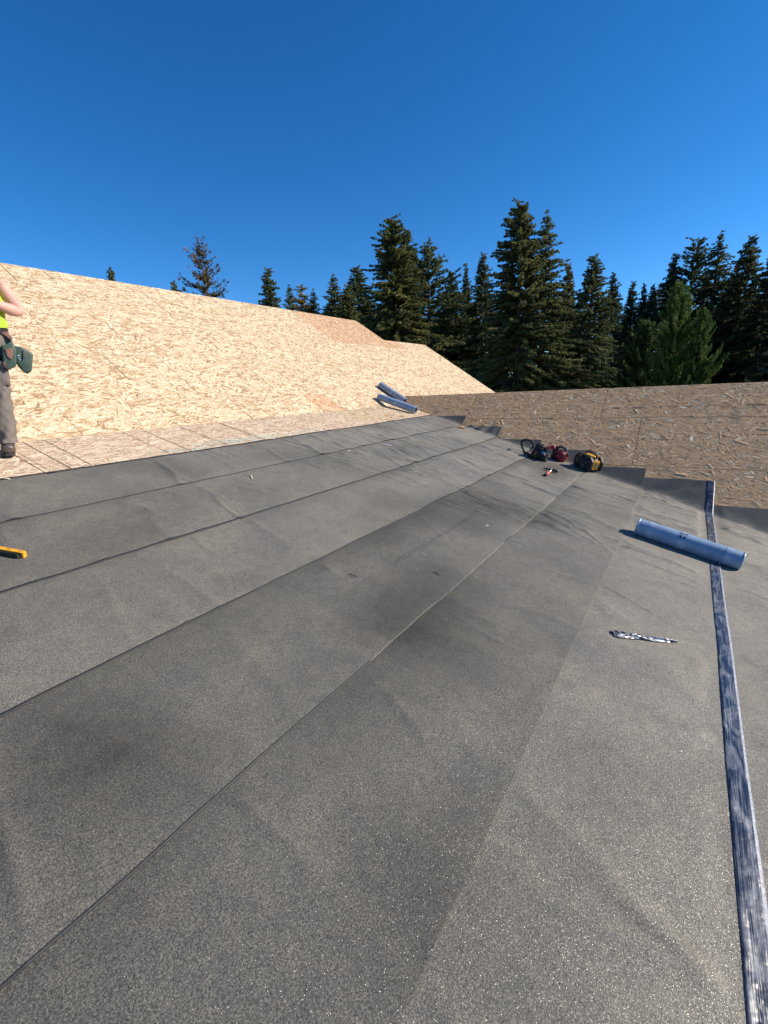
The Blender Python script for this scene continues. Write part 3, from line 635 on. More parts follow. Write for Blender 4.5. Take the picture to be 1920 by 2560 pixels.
bm = bmesh.new(); box(bm, (-0.115, -0.035, 0.07), (0.045, 0.012, 0.03)); bmobj('buckle', bm, M_CHROME, b1, bevel=0.003)
bm = bmesh.new(); box(bm, (0.10, -0.02, 0.125), (0.06, 0.03, 0.03)); bmobj('blue_clip', bm, M_BLUEP, b1, bevel=0.006)
bm = bmesh.new(); box(bm, (0.135, -0.03, 0.118), (0.022, 0.02, 0.026)); bmobj('metal_clip', bm, M_CHROME, b1, bevel=0.004)
bm = bmesh.new(); box(bm, (-0.02, -0.03, 0.085), (0.016, 0.014, 0.05), Matrix.Rotation(0.5, 4, 'Y')); bmobj('orange_tab', bm, M_ORG, b1, bevel=0.003)
for xx in (-0.09, -0.05, -0.01):
    bm = bmesh.new(); box(bm, (xx, -0.03, 0.045), (0.03, 0.01, 0.007)); bmobj('webbing', bm, M_GRY, b1)
b2_ = bag_root('tool_bag', 1391, 1153, 'dark red tool bag with studded black belt over its top', 'tool bag')
bm = bmesh.new(); lump(bm, (-0.03, 0.05, 0.08), (0.19, 0.17, 0.17), 5); bmobj('bag_body', bm, M_BF, b2_, True)
bm = bmesh.new(); lump(bm, (0.05, 0.02, 0.085), (0.13, 0.14, 0.15), 6); bmobj('red_pocket', bm, M_RED, b2_, True)
bm = bmesh.new(); lump(bm, (0.02, 0.0, 0.13), (0.15, 0.09, 0.05), 9); bmobj('red_flap', bm, M_RED, b2_, True)
bm = bmesh.new(); tube(bm, [(-0.13, 0.04, 0.10), (-0.09, 0.04, 0.17), (-0.02, 0.04, 0.205), (0.06, 0.04, 0.19), (0.11, 0.04, 0.13), (0.115, 0.04, 0.10)], 0.018, 8); bmobj('belt', bm, M_BF, b2_, True)
for k in range(7):
    a = -0.4+k*0.42; bm = bmesh.new(); box(bm, (-0.01+0.115*math.sin(a)*0.95, 0.012, 0.11+0.095*math.cos(a)), (0.010, 0.006, 0.010)); bmobj('stud', bm, M_CHROME, b2_, bevel=0.002)
bm = bmesh.new(); tube(bm, [(0.03, -0.055, 0.05), (0.04, -0.06, 0.10), (0.07, -0.05, 0.13)], 0.004, 6); bmobj('piping', bm, M_COR, b2_, True)
tr = empty('tool_with_red_handle'); frame(tr, Xb, Yb, N1, on1(1349, 1151)+N1*0.006, 1.12); tag(tr, 'tool with coral red handle sticking out of the black pouch', 'tool')
bm = bmesh.new(); tube(bm, [(0.0, 0.05, 0.165), (0.04, 0.055, 0.195), (0.085, 0.06, 0.215)], [0.020, 0.028, 0.026], 12); bmobj('grip', bm, M_COR, tr, True)
bm = bmesh.new(); tube(bm, [(0.085, 0.06, 0.215), (0.12, 0.065, 0.22), (0.14, 0.07, 0.205)], [0.027, 0.026, 0.015], 12); bmobj('grip_cap', bm, M_RED, tr, True)
bm = bmesh.new(); tube(bm, [(-0.09, 0.03, 0.145), (0.0, 0.05, 0.165)], 0.006, 8); bmobj('shaft', bm, M_GRY, tr, True)

# ------------------------------------------------------------------ framing hammer
ham = empty('claw_hammer'); a_, b_ = on1(1361, 1195), on1(1383, 1179); Xh = unit(b_-a_); Yh = np.cross(N1, Xh)
frame(ham, Xh, Yh, N1, a_+N1*0.036); tag(ham, 'claw hammer with coral red grip lying on the membrane below the tool bags', 'hammer')
bm = bmesh.new(); tube(bm, [(0, 0, 0.004), (0.04, 0, 0.006), (0.07, 0, 0.006)], [0.020, 0.024, 0.021], 12); bmobj('grip_end', bm, plain('dark_red_grip', (0.06, 0.01, 0.015), 0.5), ham, True)
bm = bmesh.new(); tube(bm, [(0.07, 0, 0.006), (0.14, 0, 0.007), (0.23, 0, 0.008)], [0.0215, 0.020, 0.017], 12); bmobj('grip', bm, M_COR, ham, True)
bm = bmesh.new(); tube(bm, [(0.23, 0, 0.008), (0.40, 0, 0.012)], [0.010, 0.011], 10); bmobj('shaft', bm, M_CHROME, ham, True)
bm = bmesh.new(); box(bm, (0.40, -0.045, 0.012), (0.040, 0.07, 0.036)); bmobj('striking_head', bm, M_STEEL, ham, bevel=0.005)
bm = bmesh.new(); tube(bm, [(0.40, 0.0, 0.012), (0.40, -0.05, 0.012), (0.40, -0.082, 0.012)], [0.020, 0.018, 0.023], 12); bmobj('striking_face', bm, M_STEEL, ham, True)
for s in (-1, 1):
    bm = bmesh.new(); tube(bm, [(0.40+s*0.008, 0.0, 0.012), (0.395+s*0.014, 0.06, 0.010), (0.385+s*0.022, 0.115, 0.0)], [0.014, 0.010, 0.004], 8); bmobj('claw', bm, M_STEEL, ham, True)

# ------------------------------------------------------------------ yellow hand tool at the left edge
tk = empty('staple_hammer'); a_, b_ = on1(64, 1398), on1(-10, 1385); Xk = unit(b_-a_); Yk = np.cross(N1, Xk)
frame(tk, Xk, Yk, N1, a_+N1*0.0105); tag(tk, 'yellow and black staple hammer lying at the left edge of the membrane', 'staple hammer')
bm = bmesh.new(); prism(bm, [(0.0, -0.010), (0.004, -0.014), (0.33, -0.014), (0.33, 0.014), (0.006, 0.014), (0, 0.010)], 0.030, 0.038); bmobj('top_channel', bm, M_YEL, tk, bevel=0.0016)
bm = bmesh.new(); prism(bm, [(-0.002, -0.010), (0.006, -0.013), (0.010, 0.013), (0.0, 0.010)], 0.002, 0.034); bmobj('end_cap', bm, M_YEL, tk, bevel=0.0015)
bm = bmesh.new(); prism(bm, [(0.012, -0.004), (0.03, -0.004), (0.33, -0.004), (0.33, 0.026), (0.035, 0.026), (0.012, 0.016)], 0.0, 0.029); bmobj('black_grip', bm, M_BLK, tk, bevel=0.004)
for x in (0.030, 0.095, 0.16):
    bm = bmesh.new(); box(bm, (x, 0, 0.0382), (0.020, 0.006, 0.0012)); bmobj('slot', bm, M_BLK, tk)
bm = bmesh.new(); box(bm, (0.02, 0.0265, 0.018), (0.004, 0.002, 0.02), Matrix.Rotation(0.4, 4, 'Y')); bmobj('steel_edge', bm, M_CHROME, tk)
bm = bmesh.new(); box(bm, (0.36, 0, 0.02), (0.07, 0.036, 0.055)); bmobj('staple_head', bm, M_STEEL, tk, bevel=0.004)

# ------------------------------------------------------------------ crumpled foil strip
M_FOIL = NT('crumpled_foil'); M_FOIL.b.inputs['Metallic'].default_value = 0.55; M_FOIL.b.inputs['Roughness'].default_value = 0.33
_f = M_FOIL.noise(M_FOIL.tex(), 30, 3); M_FOIL.l(M_FOIL.ramp(_f, [(0.42, (0.02, 0.022, 0.03)), (0.62, (0.55, 0.55, 0.55))]), M_FOIL.b.inputs['Base Color'])
nx, ny = 60, 14; a_, b_ = on1(1529, 1590), on1(1690, 1614); d = b_-a_; s = unit(np.cross(N1, d)); Vv = []
fr = np.random.default_rng(3)
for j in range(ny):
    for i in range(nx):
        u = i/(nx-1); w = 0.072*(1-0.50*u)*(0.75+0.25*math.sin(u*3+1))*(1 if u > 0.05 else 0.9)*(1 if u < 0.93 else (1-u)/0.07*0.8+0.2)
        v = j/(ny-1)-0.5; hh = 0.008+0.006*math.sin(u*9+v*7)+0.005*math.sin(u*23+v*11+2)+0.002*math.sin(u*41-v*23)
        hh = abs(hh)*(1-(2*v)**4*0.9)+0.004+fr.normal(0, .0005)
        p = a_+d*u+s*(v*w-0.004*math.sin(u*12))+N1*(0.019+hh); Vv.append(p)
idx = np.arange(nx*ny).reshape(ny, nx); q = np.stack([idx[:-1, :-1], idx[:-1, 1:], idx[1:, 1:], idx[1:, :-1]], -1).reshape(-1, 4)
ctr = (a_+b_)/2; fo = link('foil_scrap', npmesh('foil_scrap', np.array(Vv)-ctr, q, None, True), [M_FOIL.m]); fo.location = ctr
tag(fo, 'crumpled silver and black foil scrap lying on the membrane', 'foil scrap')

# ------------------------------------------------------------------ small litter
M_CHIP = plain('pale_wood_chip', (0.78, 0.66, 0.45), 0.7, var=0.1); M_CHIPW = plain('white_sliver', (0.75, 0.74, 0.70), 0.6, var=0.1); M_NAIL = plain('dark_nail', (0.03, 0.03, 0.035), 0.45); M_OWOOD = plain('orange_wood', (0.62, 0.27, 0.09), 0.6)
def litter(name, p0, p1, w, m, label, cat, bend=0.0, hgt=0.004):
    a_, b_ = on1(*p0), on1(*p1); d = b_-a_; s = unit(np.cross(N1, d)); bm = bmesh.new(); n = 6; L = []
    for i in range(n):
        u = i/(n-1); ww = w*(1 if 0 < i < n-1 else 0.45); c = d*(u-0.5)+s*bend*math.sin(u*math.pi)+N1*(0.0155+0.004*math.sin(u*3))
        L.append([bm.verts.new(c+s*ww/2), bm.verts.new(c+s*ww/2+N1*hgt), bm.verts.new(c-s*ww/2+N1*hgt), bm.verts.new(c-s*ww/2)])
    for i in range(n-1):
        for k in range(4): bm.faces.new((L[i][k], L[i][(k+1) % 4], L[i+1][(k+1) % 4], L[i+1][k]))
    bm.faces.new(L[0]); bm.faces.new(L[-1][::-1])
    o = bmobj(name, bm, m); o.location = (a_+b_)/2; tag(o, label, cat); return o
litter('wood_sliver', (955, 1113), (980, 1118), 0.014, M_CHIPW, 'white wood sliver on the second strip left of the orange block', 'wood sliver')
litter('wood_sliver', (1888, 1326), (1914, 1337), 0.010, M_CHIP, 'thin bent pale sliver at the right edge behind the fat blue roll', 'wood sliver', 0.008)
litter('wood_sliver', (212, 1167), (234, 1169), 0.010, M_CHIP, 'pale wood sliver near the top edge of the membrane on the left', 'wood sliver')
litter('wood_sliver', (10, 1202), (26, 1203), 0.012, M_CHIP, 'short pale sliver at the left edge just below the boot', 'wood sliver')
litter('wood_sliver', (868, 1131), (884, 1129), 0.012, M_CHIPW, 'pale chip on the lap line left of the white sliver', 'wood sliver')
litter('wood_sliver', (626, 1192), (630, 1201), 0.010, M_CHIP, 'tiny curved pale chip on the second strip', 'wood sliver', 0.004)
litter('wood_sliver', (1212, 1319), (1222, 1319), 0.012, M_CHIP, 'small pale chip in the middle of the fourth strip', 'wood sliver')
litter('nail', (871, 1440), (893, 1449), 0.004, M_NAIL, 'dark nail lying left of the other one in the middle of the membrane', 'nail')
litter('nail', (1083, 1433), (1098, 1444), 0.004, M_NAIL, 'dark nail lying right of the other one in the middle of the membrane', 'nail')
litter('nail', (1152, 1266), (1161, 1270), 0.005, M_NAIL, 'short dark nail above the dark crease', 'nail')
ob = empty('orange_wood_block'); a_ = on1(1152, 1073); Xo = unit([0.5, -0.86, -0.86*K1]); frame(ob, Xo, np.cross(N1, Xo), N1, a_+N1*0.014); tag(ob, 'small orange wood block at the corner of the first strip end', 'wood block')
bm = bmesh.new(); box(bm, (0, 0, 0.016), (0.12, 0.05, 0.028)); bmobj('block', bm, M_OWOOD, ob, bevel=0.004)
bm = bmesh.new(); box(bm, (0.02, 0, 0.034), (0.06, 0.035, 0.008)); bmobj('chip_on_block', bm, M_CHIP, ob)
M_SPECK = M_CHIPW; bm = bmesh.new()
for k in range(60):
    x, y = rng.uniform(1.2, 8.0), rng.uniform(-0.8, 4.4)
    if z3(x) > z1(y)-0.02: continue
    c = np.array([x, y, z1(y)])+N1*0.017; s_ = rng.uniform(0.0015, 0.004); a0 = rng.uniform(0, 6)
    bm.faces.new([bm.verts.new(c+s_*(math.cos(a0+t)*ex*1.8+math.sin(a0+t)*V1)) for t in (0, 2.1, 4.2)])
sp_ = bmobj('wood_crumbs', bm, M_SPECK); tag(sp_, 'tiny pale wood crumbs scattered on the membrane', 'debris', kind='stuff')
bm = bmesh.new()                                                     # shavings lying on the bare decks
for k in range(26):
    x, y = rng.uniform(2.0, 8.0), rng.uniform(5.5, 8.8); c = np.array([x, y, z2(y)])+N2*0.006; L_, w_ = rng.uniform(.03, .07), rng.uniform(.008, .02); a0 = rng.uniform(0, 3)
    A_ = math.cos(a0)*ex+math.sin(a0)*V2; B_ = np.cross(N2, A_); bm.faces.new([bm.verts.new(c+A_*L_*i+B_*w_*j+N2*0.02*(i > 0)) for i, j in ((-.5, -.5), (.5, -.5), (.5, .5), (-.5, .5))])
sv = bmobj('wood_shavings', bm, M_CHIP); tag(sv, 'loose curled wood shavings on the pale steep deck', 'debris', kind='stuff')

# ------------------------------------------------------------------ person
PF = on1(17, 1138); vh = unit([PF[0], PF[1], 0]); RV = np.array([vh[1], -vh[0], 0]); TV = -vh
def pp(a, t, h): return tuple((a+0.145*h)*RV+t*TV+np.array([0, 0, h]))
per = empty('person', PF); tag(per, 'person in yellow high-visibility shirt and grey work trousers standing on the pinkish deck', 'person')
def skin(name, pts, edges, m, parent, levels=2, root=0, smooth=True):
    me = bpy.data.meshes.new(name); me.from_pydata([pp(*p[:3]) for p in pts], edges, []); me.update()
    o = link(name, me, [m], parent); mod = o.modifiers.new('skin', 'SKIN'); mod.use_smooth_shade = True; mod.branch_smoothing = 0.6
    sv_ = me.skin_vertices[0].data
    for i, p in enumerate(pts):
        r_ = p[3]; sv_[i].radius = (r_, r_) if not hasattr(r_, '__len__') else r_; sv_[i].use_root = (i == root)
    ss = o.modifiers.new('sub', 'SUBSURF'); ss.levels = levels; ss.render_levels = levels; return o
M_SKIN = plain('skin', (0.60, 0.34, 0.26), 0.6, var=0.12, scale=18, bump=0.1); M_HIVIS = plain('yellow_high_visibility_fabric', (0.36, 0.50, 0.03), 0.8, var=0.12, scale=12, bump=0.5)
M_TROU = plain('grey_canvas', (0.16, 0.135, 0.115), 0.85, var=0.16, scale=16, bump=0.6); M_BOOT = plain('worn_brown_leather', (0.085, 0.062, 0.048), 0.42, var=0.3, scale=40); M_SOLE = plain('dark_rubber_sole', (0.03, 0.028, 0.027), 0.7)
M_GRN = plain('green_leather', (0.048, 0.080, 0.058), 0.5, var=0.3, scale=25, bump=0.5); M_BRN = plain('worn_brown_pouch', (0.22, 0.11, 0.08), 0.6, var=0.3); M_HAIR = plain('brown_hair', (0.05, 0.03, 0.02), 0.7)
CX = -0.165
body = [(CX+.05, 0.0, 1.00, 0.12), (CX+.06, 0.0, 1.22, 0.12), (CX, 0.0, 1.40, 0.12), (CX, 0.01, 1.50, 0.055), (CX, 0.02, 1.58, 0.06), (CX, 0.03, 1.66, 0.085), (CX, 0.03, 1.74, 0.075),
        (0.005, 0, 1.430, 0.080), (0.085, -0.015, 1.32, 0.060), (0.158, -0.005, 1.195, 0.041), (0.085, 0.065, 1.205, 0.056), (-0.02, 0.14, 1.235, 0.032), (-0.055, 0.17, 1.25, 0.030), (-0.09, 0.195, 1.262, 0.033),
        (-0.325, 0, 1.425, 0.075), (-0.405, -0.01, 1.32, 0.060), (-0.485, 0.0, 1.200, 0.048), (-0.405, 0.07, 1.20, 0.054), (-0.31, 0.14, 1.235, 0.032), (-0.275, 0.17, 1.25, 0.030), (-0.24, 0.195, 1.262, 0.033),
        (-0.075, 0, 0.90, 0.085), (-0.015, 0.01, 0.52, 0.055), (0.0, 0.0, 0.12, 0.04), (-0.255, 0, 0.90, 0.085), (-0.31, 0.01, 0.52, 0.055), (-0.33, -0.03, 0.14, 0.04)]
be = [(0, 1), (1, 2), (2, 3), (3, 4), (4, 5), (5, 6), (2, 7), (7, 8), (8, 9), (9, 10), (10, 11), (11, 12), (12, 13), (2, 14), (14, 15), (15, 16), (16, 17), (17, 18), (18, 19), (19, 20), (0, 21), (21, 22), (22, 23), (0, 24), (24, 25), (25, 26)]
for sgn, w0 in ((1, 13), (-1, 20)):       # fingers and thumb closed towards the middle
    hx = CX+sgn*0.075
    for k in range(4):
        ln = (0.9, 1.0, 0.95, 0.75)[k]; hz = 1.285-0.018*k; i0 = len(body)
        body += [(hx-sgn*0.025, 0.21, hz, 0.0095), (hx-sgn*0.050*ln, 0.225, hz-0.004, 0.009), (hx-sgn*0.058*ln, 0.205, hz-0.010, 0.008)]; be += [(w0, i0), (i0, i0+1), (i0+1, i0+2)]
    i0 = len(body); body += [(hx+sgn*0.005, 0.205, 1.300, 0.011), (hx-sgn*0.02, 0.215, 1.318, 0.009)]; be += [(w0, i0), (i0, i0+1)]
skin('body', body, be, M_SKIN, per)
ph = empty('held_tape_measure', PF+np.array(pp(CX, 0.215, 1.285))); tag(ph, 'small yellow tape measure held in both hands of the person', 'tape measure')
bm = bmesh.new(); box(bm, (0, 0, 0), (0.05, 0.03, 0.05)); bmobj('case', bm, M_YEL, ph, bevel=0.006)
# face and hair (beyond the frame, kept simple but complete)
bm = bmesh.new(); lump(bm, pp(CX, -0.005, 1.72), (0.19, 0.20, 0.16), 8, k=.03); bmobj('hair', bm, M_HAIR, per, True)
for s in (-1, 1):
    bm = bmesh.new(); bmesh.ops.create_uvsphere(bm, u_segments=10, v_segments=8, radius=0.012, matrix=Matrix.Translation(pp(CX+s*0.032, 0.105, 1.665))); bmobj('eye', bm, M_WHITE, per, True)
    bm = bmesh.new(); lump(bm, pp(CX+s*0.088, 0.02, 1.65), (0.025, 0.03, 0.055), 4, k=.05); bmobj('ear', bm, M_SKIN, per, True)
bm = bmesh.new(); lump(bm, pp(CX, 0.118, 1.64), (0.028, 0.035, 0.045), 4, k=.05); bmobj('nose', bm, M_SKIN, per, True)
bm = bmesh.new(); lump(bm, pp(CX, 0.108, 1.605), (0.045, 0.02, 0.014), 4, k=.05); bmobj('mouth', bm, M_RED, per, True)
def ring_shell(name, rings, m, parent, n=28, seed=1, wr_=0.006, cap=False):
    # rings: (a, t, h, ra, rt) elliptical sections
    r_ = np.random.default_rng(seed); ph_ = r_.uniform(0, 6, 8); bm = bmesh.new(); P = None
    for k, (a, t, h, ra, rt) in enumerate(rings):
        ring = []
        for j in range(n):
            th = 2*math.pi*j/n; w = 1+wr_/0.1*(math.sin(3*th+h*40+ph_[0])*0.5+math.sin(7*th-h*70+ph_[1])*0.35+math.sin(5*th+h*23+ph_[2])*0.4)
            ring.append(bm.verts.new(pp(a+ra*math.cos(th)*w, t+rt*math.sin(th)*w, h+0.004*math.sin(4*th+ph_[3]+k))))
        if P:
            for j in range(n): bm.faces.new((P[j], P[(j+1) % n], ring[(j+1) % n], ring[j]))
        P = ring
    if cap: bm.faces.new(P)
    return bmobj(name, bm, m, parent, True)
def interp(keys, n=26):
    K_ = np.array(keys); t = np.linspace(0, 1, n); s_ = np.linspace(0, 1, len(K_)); return [tuple(np.interp(x, s_, K_[:, j]) for j in range(K_.shape[1])) for x in t]
ring_shell('shirt', interp([(CX+.04, 0, 1.055, 0.190, 0.135), (CX+.04, 0, 1.10, 0.184, 0.135), (CX+.03, 0, 1.20, 0.180, 0.132), (CX+.02, 0, 1.32, 0.185, 0.135), (CX, 0, 1.42, 0.150, 0.12), (CX, 0.0, 1.475, 0.105, 0.09), (CX, 0.005, 1.50, 0.075, 0.075)]), M_HIVIS, per, seed=2)
ring_shell('trousers_top', interp([(CX+.02, 0, 0.84, 0.185, 0.125), (CX+.035, 0, 0.93, 0.185, 0.130), (CX+.04, 0, 1.03, 0.176, 0.125), (CX+.04, 0, 1.07, 0.168, 0.120)], 14), M_TROU, per, seed=5)
for (hx, kx, fx, ft, fh, sd_) in ((-0.085, -0.012, 0.012, 0.0, 0.085, 6), (-0.245, -0.31, -0.33, -0.03, 0.11, 7)):
    ring_shell('trouser_leg', interp([(hx, 0, 0.93, 0.088, 0.110), (hx*0.8+kx*0.2, 0, 0.82, 0.092, 0.108), (hx*.5+kx*.5, 0.004, 0.70, 0.080, 0.094), (kx, 0.012, 0.55, 0.068, 0.080), (kx, 0.016, 0.48, 0.068, 0.078), (kx*.6+fx*.4, 0.0, 0.36, 0.072, 0.080), (kx*.3+fx*.7, ft, 0.24, 0.070, 0.078), (fx, ft, fh+0.07, 0.068, 0.078), (fx, ft+0.005, fh+0.02, 0.070, 0.082)], 44), M_TROU, per, seed=sd_, wr_=0.016)
# cargo pocket and flap on the visible leg
bm = bmesh.new(); lump(bm, pp(0.002, 0.07, 0.665), (0.10, 0.05, 0.17), 11, rot=-0.3); bmobj('cargo_pocket', bm, M_TROU, per, True)
bm = bmesh.new(); lump(bm, pp(0.004, 0.082, 0.765), (0.105, 0.045, 0.055), 12, rot=-0.3); bmobj('pocket_flap', bm, M_TROU, per, True)
ring_shell('belt', interp([(CX+.04, 0, 1.000, 0.186, 0.138), (CX+.04, 0, 1.015, 0.190, 0.141), (CX+.04, 0, 1.055, 0.188, 0.140)], 4), M_BF, per, seed=9, wr_=0.001)
for (fx, ft, fz) in ((0.012, 0.0, 0.0), (-0.33, -0.03, 0.035)):
    bm = bmesh.new(); lump(bm, pp(fx, ft+0.06, fz+0.055), (0.112, 0.105, 0.085), 13, rot=math.atan2(TV[1], TV[0]), k=.04)
    lump(bm, pp(fx, ft+0.0, fz+0.055), (0.12, 0.10, 0.09), 13, rot=math.atan2(TV[1], TV[0]), k=.04); bmobj('boot_foot', bm, M_BOOT, per, True)
    ring_shell('boot_shaft', interp([(fx, ft-0.01, fz+0.05, 0.050, 0.060), (fx, ft-0.01, fz+0.12, 0.050, 0.055), (fx, ft-0.01, fz+0.19, 0.055, 0.060)], 8), M_BOOT, per, seed=15, wr_=0.002)
    bm = bmesh.new(); poly = [(-0.045, -0.07), (0.045, -0.07), (0.050, 0.03), (0.046, 0.10), (0.02, 0.125), (-0.02, 0.125), (-0.046, 0.10), (-0.050, 0.03)]
    A_ = [bm.verts.new(np.array(pp(fx+x, ft+y, fz+0.0))+np.array([0, 0, -0.0])) for x, y in poly]; B_ = [bm.verts.new(pp(fx+x, ft+y, fz+0.022)) for x, y in poly]
    n_ = len(poly); bm.faces.new(A_[::-1]); bm.faces.new(B_)
    for i in range(n_): bm.faces.new((A_[i], A_[(i+1) % n_], B_[(i+1) % n_], B_[i]))
    bmobj('boot_sole', bm, M_SOLE, per)
    for k in range(4):
        bm = bmesh.new(); h_ = fz+0.095+k*0.022; tt = ft+0.085-k*0.016; tube(bm, [pp(fx-0.028, tt-0.004, h_), pp(fx, tt+0.006, h_+0.003), pp(fx+0.028, tt-0.004, h_)], 0.0035, 6); bmobj('lace', bm, M_GRY, per, True)
bm = bmesh.new(); pts_ = [pp(-0.02+0.036*math.cos(t)*0.55, 0.14+0.036*math.cos(t)*0.5, 1.237+0.036*math.sin(t)) for t in [2*math.pi*k/16 for k in range(17)]]
tube(bm, pts_, 0.008, 6); bmobj('wristband', bm, M_GRY, per, True)
# tool pouches on the belt
tp = empty('belt_tool_pouch', PF); tag(tp, 'green leather nail bags hanging from the belt at the hip of the person', 'tool pouch')
def pouch(name, poly, t0, t1, m, parent, bev=0.01):
    poly = [(0.0+(x)*1.05, 1.04-(1.04-h)*1.08) for x, h in poly]
    bm = bmesh.new(); a = [bm.verts.new(pp(x, t0, h)) for x, h in poly]; b = [bm.verts.new(pp(x, t1, h)) for x, h in poly]; n = len(poly)
    bm.faces.new(a); bm.faces.new(b[::-1])
    for i in range(n): bm.faces.new((a[i], b[i], b[(i+1) % n], a[(i+1) % n]))
    return bmobj(name, bm, m, parent, True, bevel=bev, seg=3)
pouch('backing', [(-0.02, 1.04), (0.02, 1.04), (0.075, 0.99), (0.085, 0.93), (0.11, 0.90), (0.085, 0.76), (0.03, 0.745), (0.005, 0.80)], 0.02, 0.055, M_GRN, tp, 0.008)
pouch('inner_pouch', [(0.010, 0.925), (0.085, 0.935), (0.105, 0.88), (0.098, 0.77), (0.04, 0.735), (0.015, 0.76)], 0.05, 0.125, M_GRN, tp, 0.014)
pouch('outer_pouch', [(0.085, 0.925), (0.14, 0.915), (0.215, 0.865), (0.20, 0.73), (0.17, 0.71), (0.135, 0.735), (0.10, 0.79)], 0.0, 0.095, M_GRN, tp, 0.018)
pouch('brown_flap', [(0.028, 0.895), (0.078, 0.905), (0.082, 0.85), (0.068, 0.815), (0.042, 0.835)], 0.122, 0.136, M_BRN, tp, 0.004)
pouch('brown_tab', [(0.012, 0.80), (0.035, 0.80), (0.040, 0.765), (0.02, 0.76)], 0.10, 0.125, M_BRN, tp, 0.004)
pouch('upper_flap', [(-0.015, 1.02), (0.03, 1.01), (0.075, 0.955), (0.085, 0.985), (0.05, 1.03)], 0.055, 0.085, M_BRN, tp, 0.006)
bm = bmesh.new(); tube(bm, [pp(0.155, 0.098, 0.875), pp(0.152, 0.100, 0.83), pp(0.148, 0.098, 0.79)], 0.004, 6); bmobj('dark_slit', bm, M_BLK, tp, True)
for a, h in ((0.118, 0.832), (0.125, 0.835), (0.122, 0.815), (0.13, 0.80), (0.15, 0.795)):
    bm = bmesh.new(); box(bm, pp(a, 0.0975, h), (0.007, 0.004, 0.007)); bmobj('rivet', bm, M_CHROME, tp)

# ------------------------------------------------------------------ trees
def tree_mats():
    t = NT('conifer_needles'); a = t.n('ShaderNodeAttribute', attribute_name='Col')
    oi = t.n('ShaderNodeObjectInfo'); c = t.mix(a.outputs['Color'], oi.outputs['Color'], 1, 'MULTIPLY')
    t.l(c, t.b.inputs['Base Color']); t.b.inputs['Roughness'].default_value = 0.7; t.b.inputs['Specular IOR Level'].default_value = 0.25
    tr_ = t.n('ShaderNodeBsdfTranslucent'); t.l(c, tr_.inputs['Color']); ms = t.n('ShaderNodeMixShader'); ms.inputs[0].default_value = 0.33
    t.l(t.b.outputs[0], ms.inputs[1]); t.l(tr_.outputs[0], ms.inputs[2]); t.l(ms.outputs[0], t.o.inputs['Surface'])
    return t.m
M_NEED = tree_mats(); M_BARK = plain('conifer_bark', (0.085, 0.062, 0.045), 0.9, var=0.35, scale=6, bump=0.8)
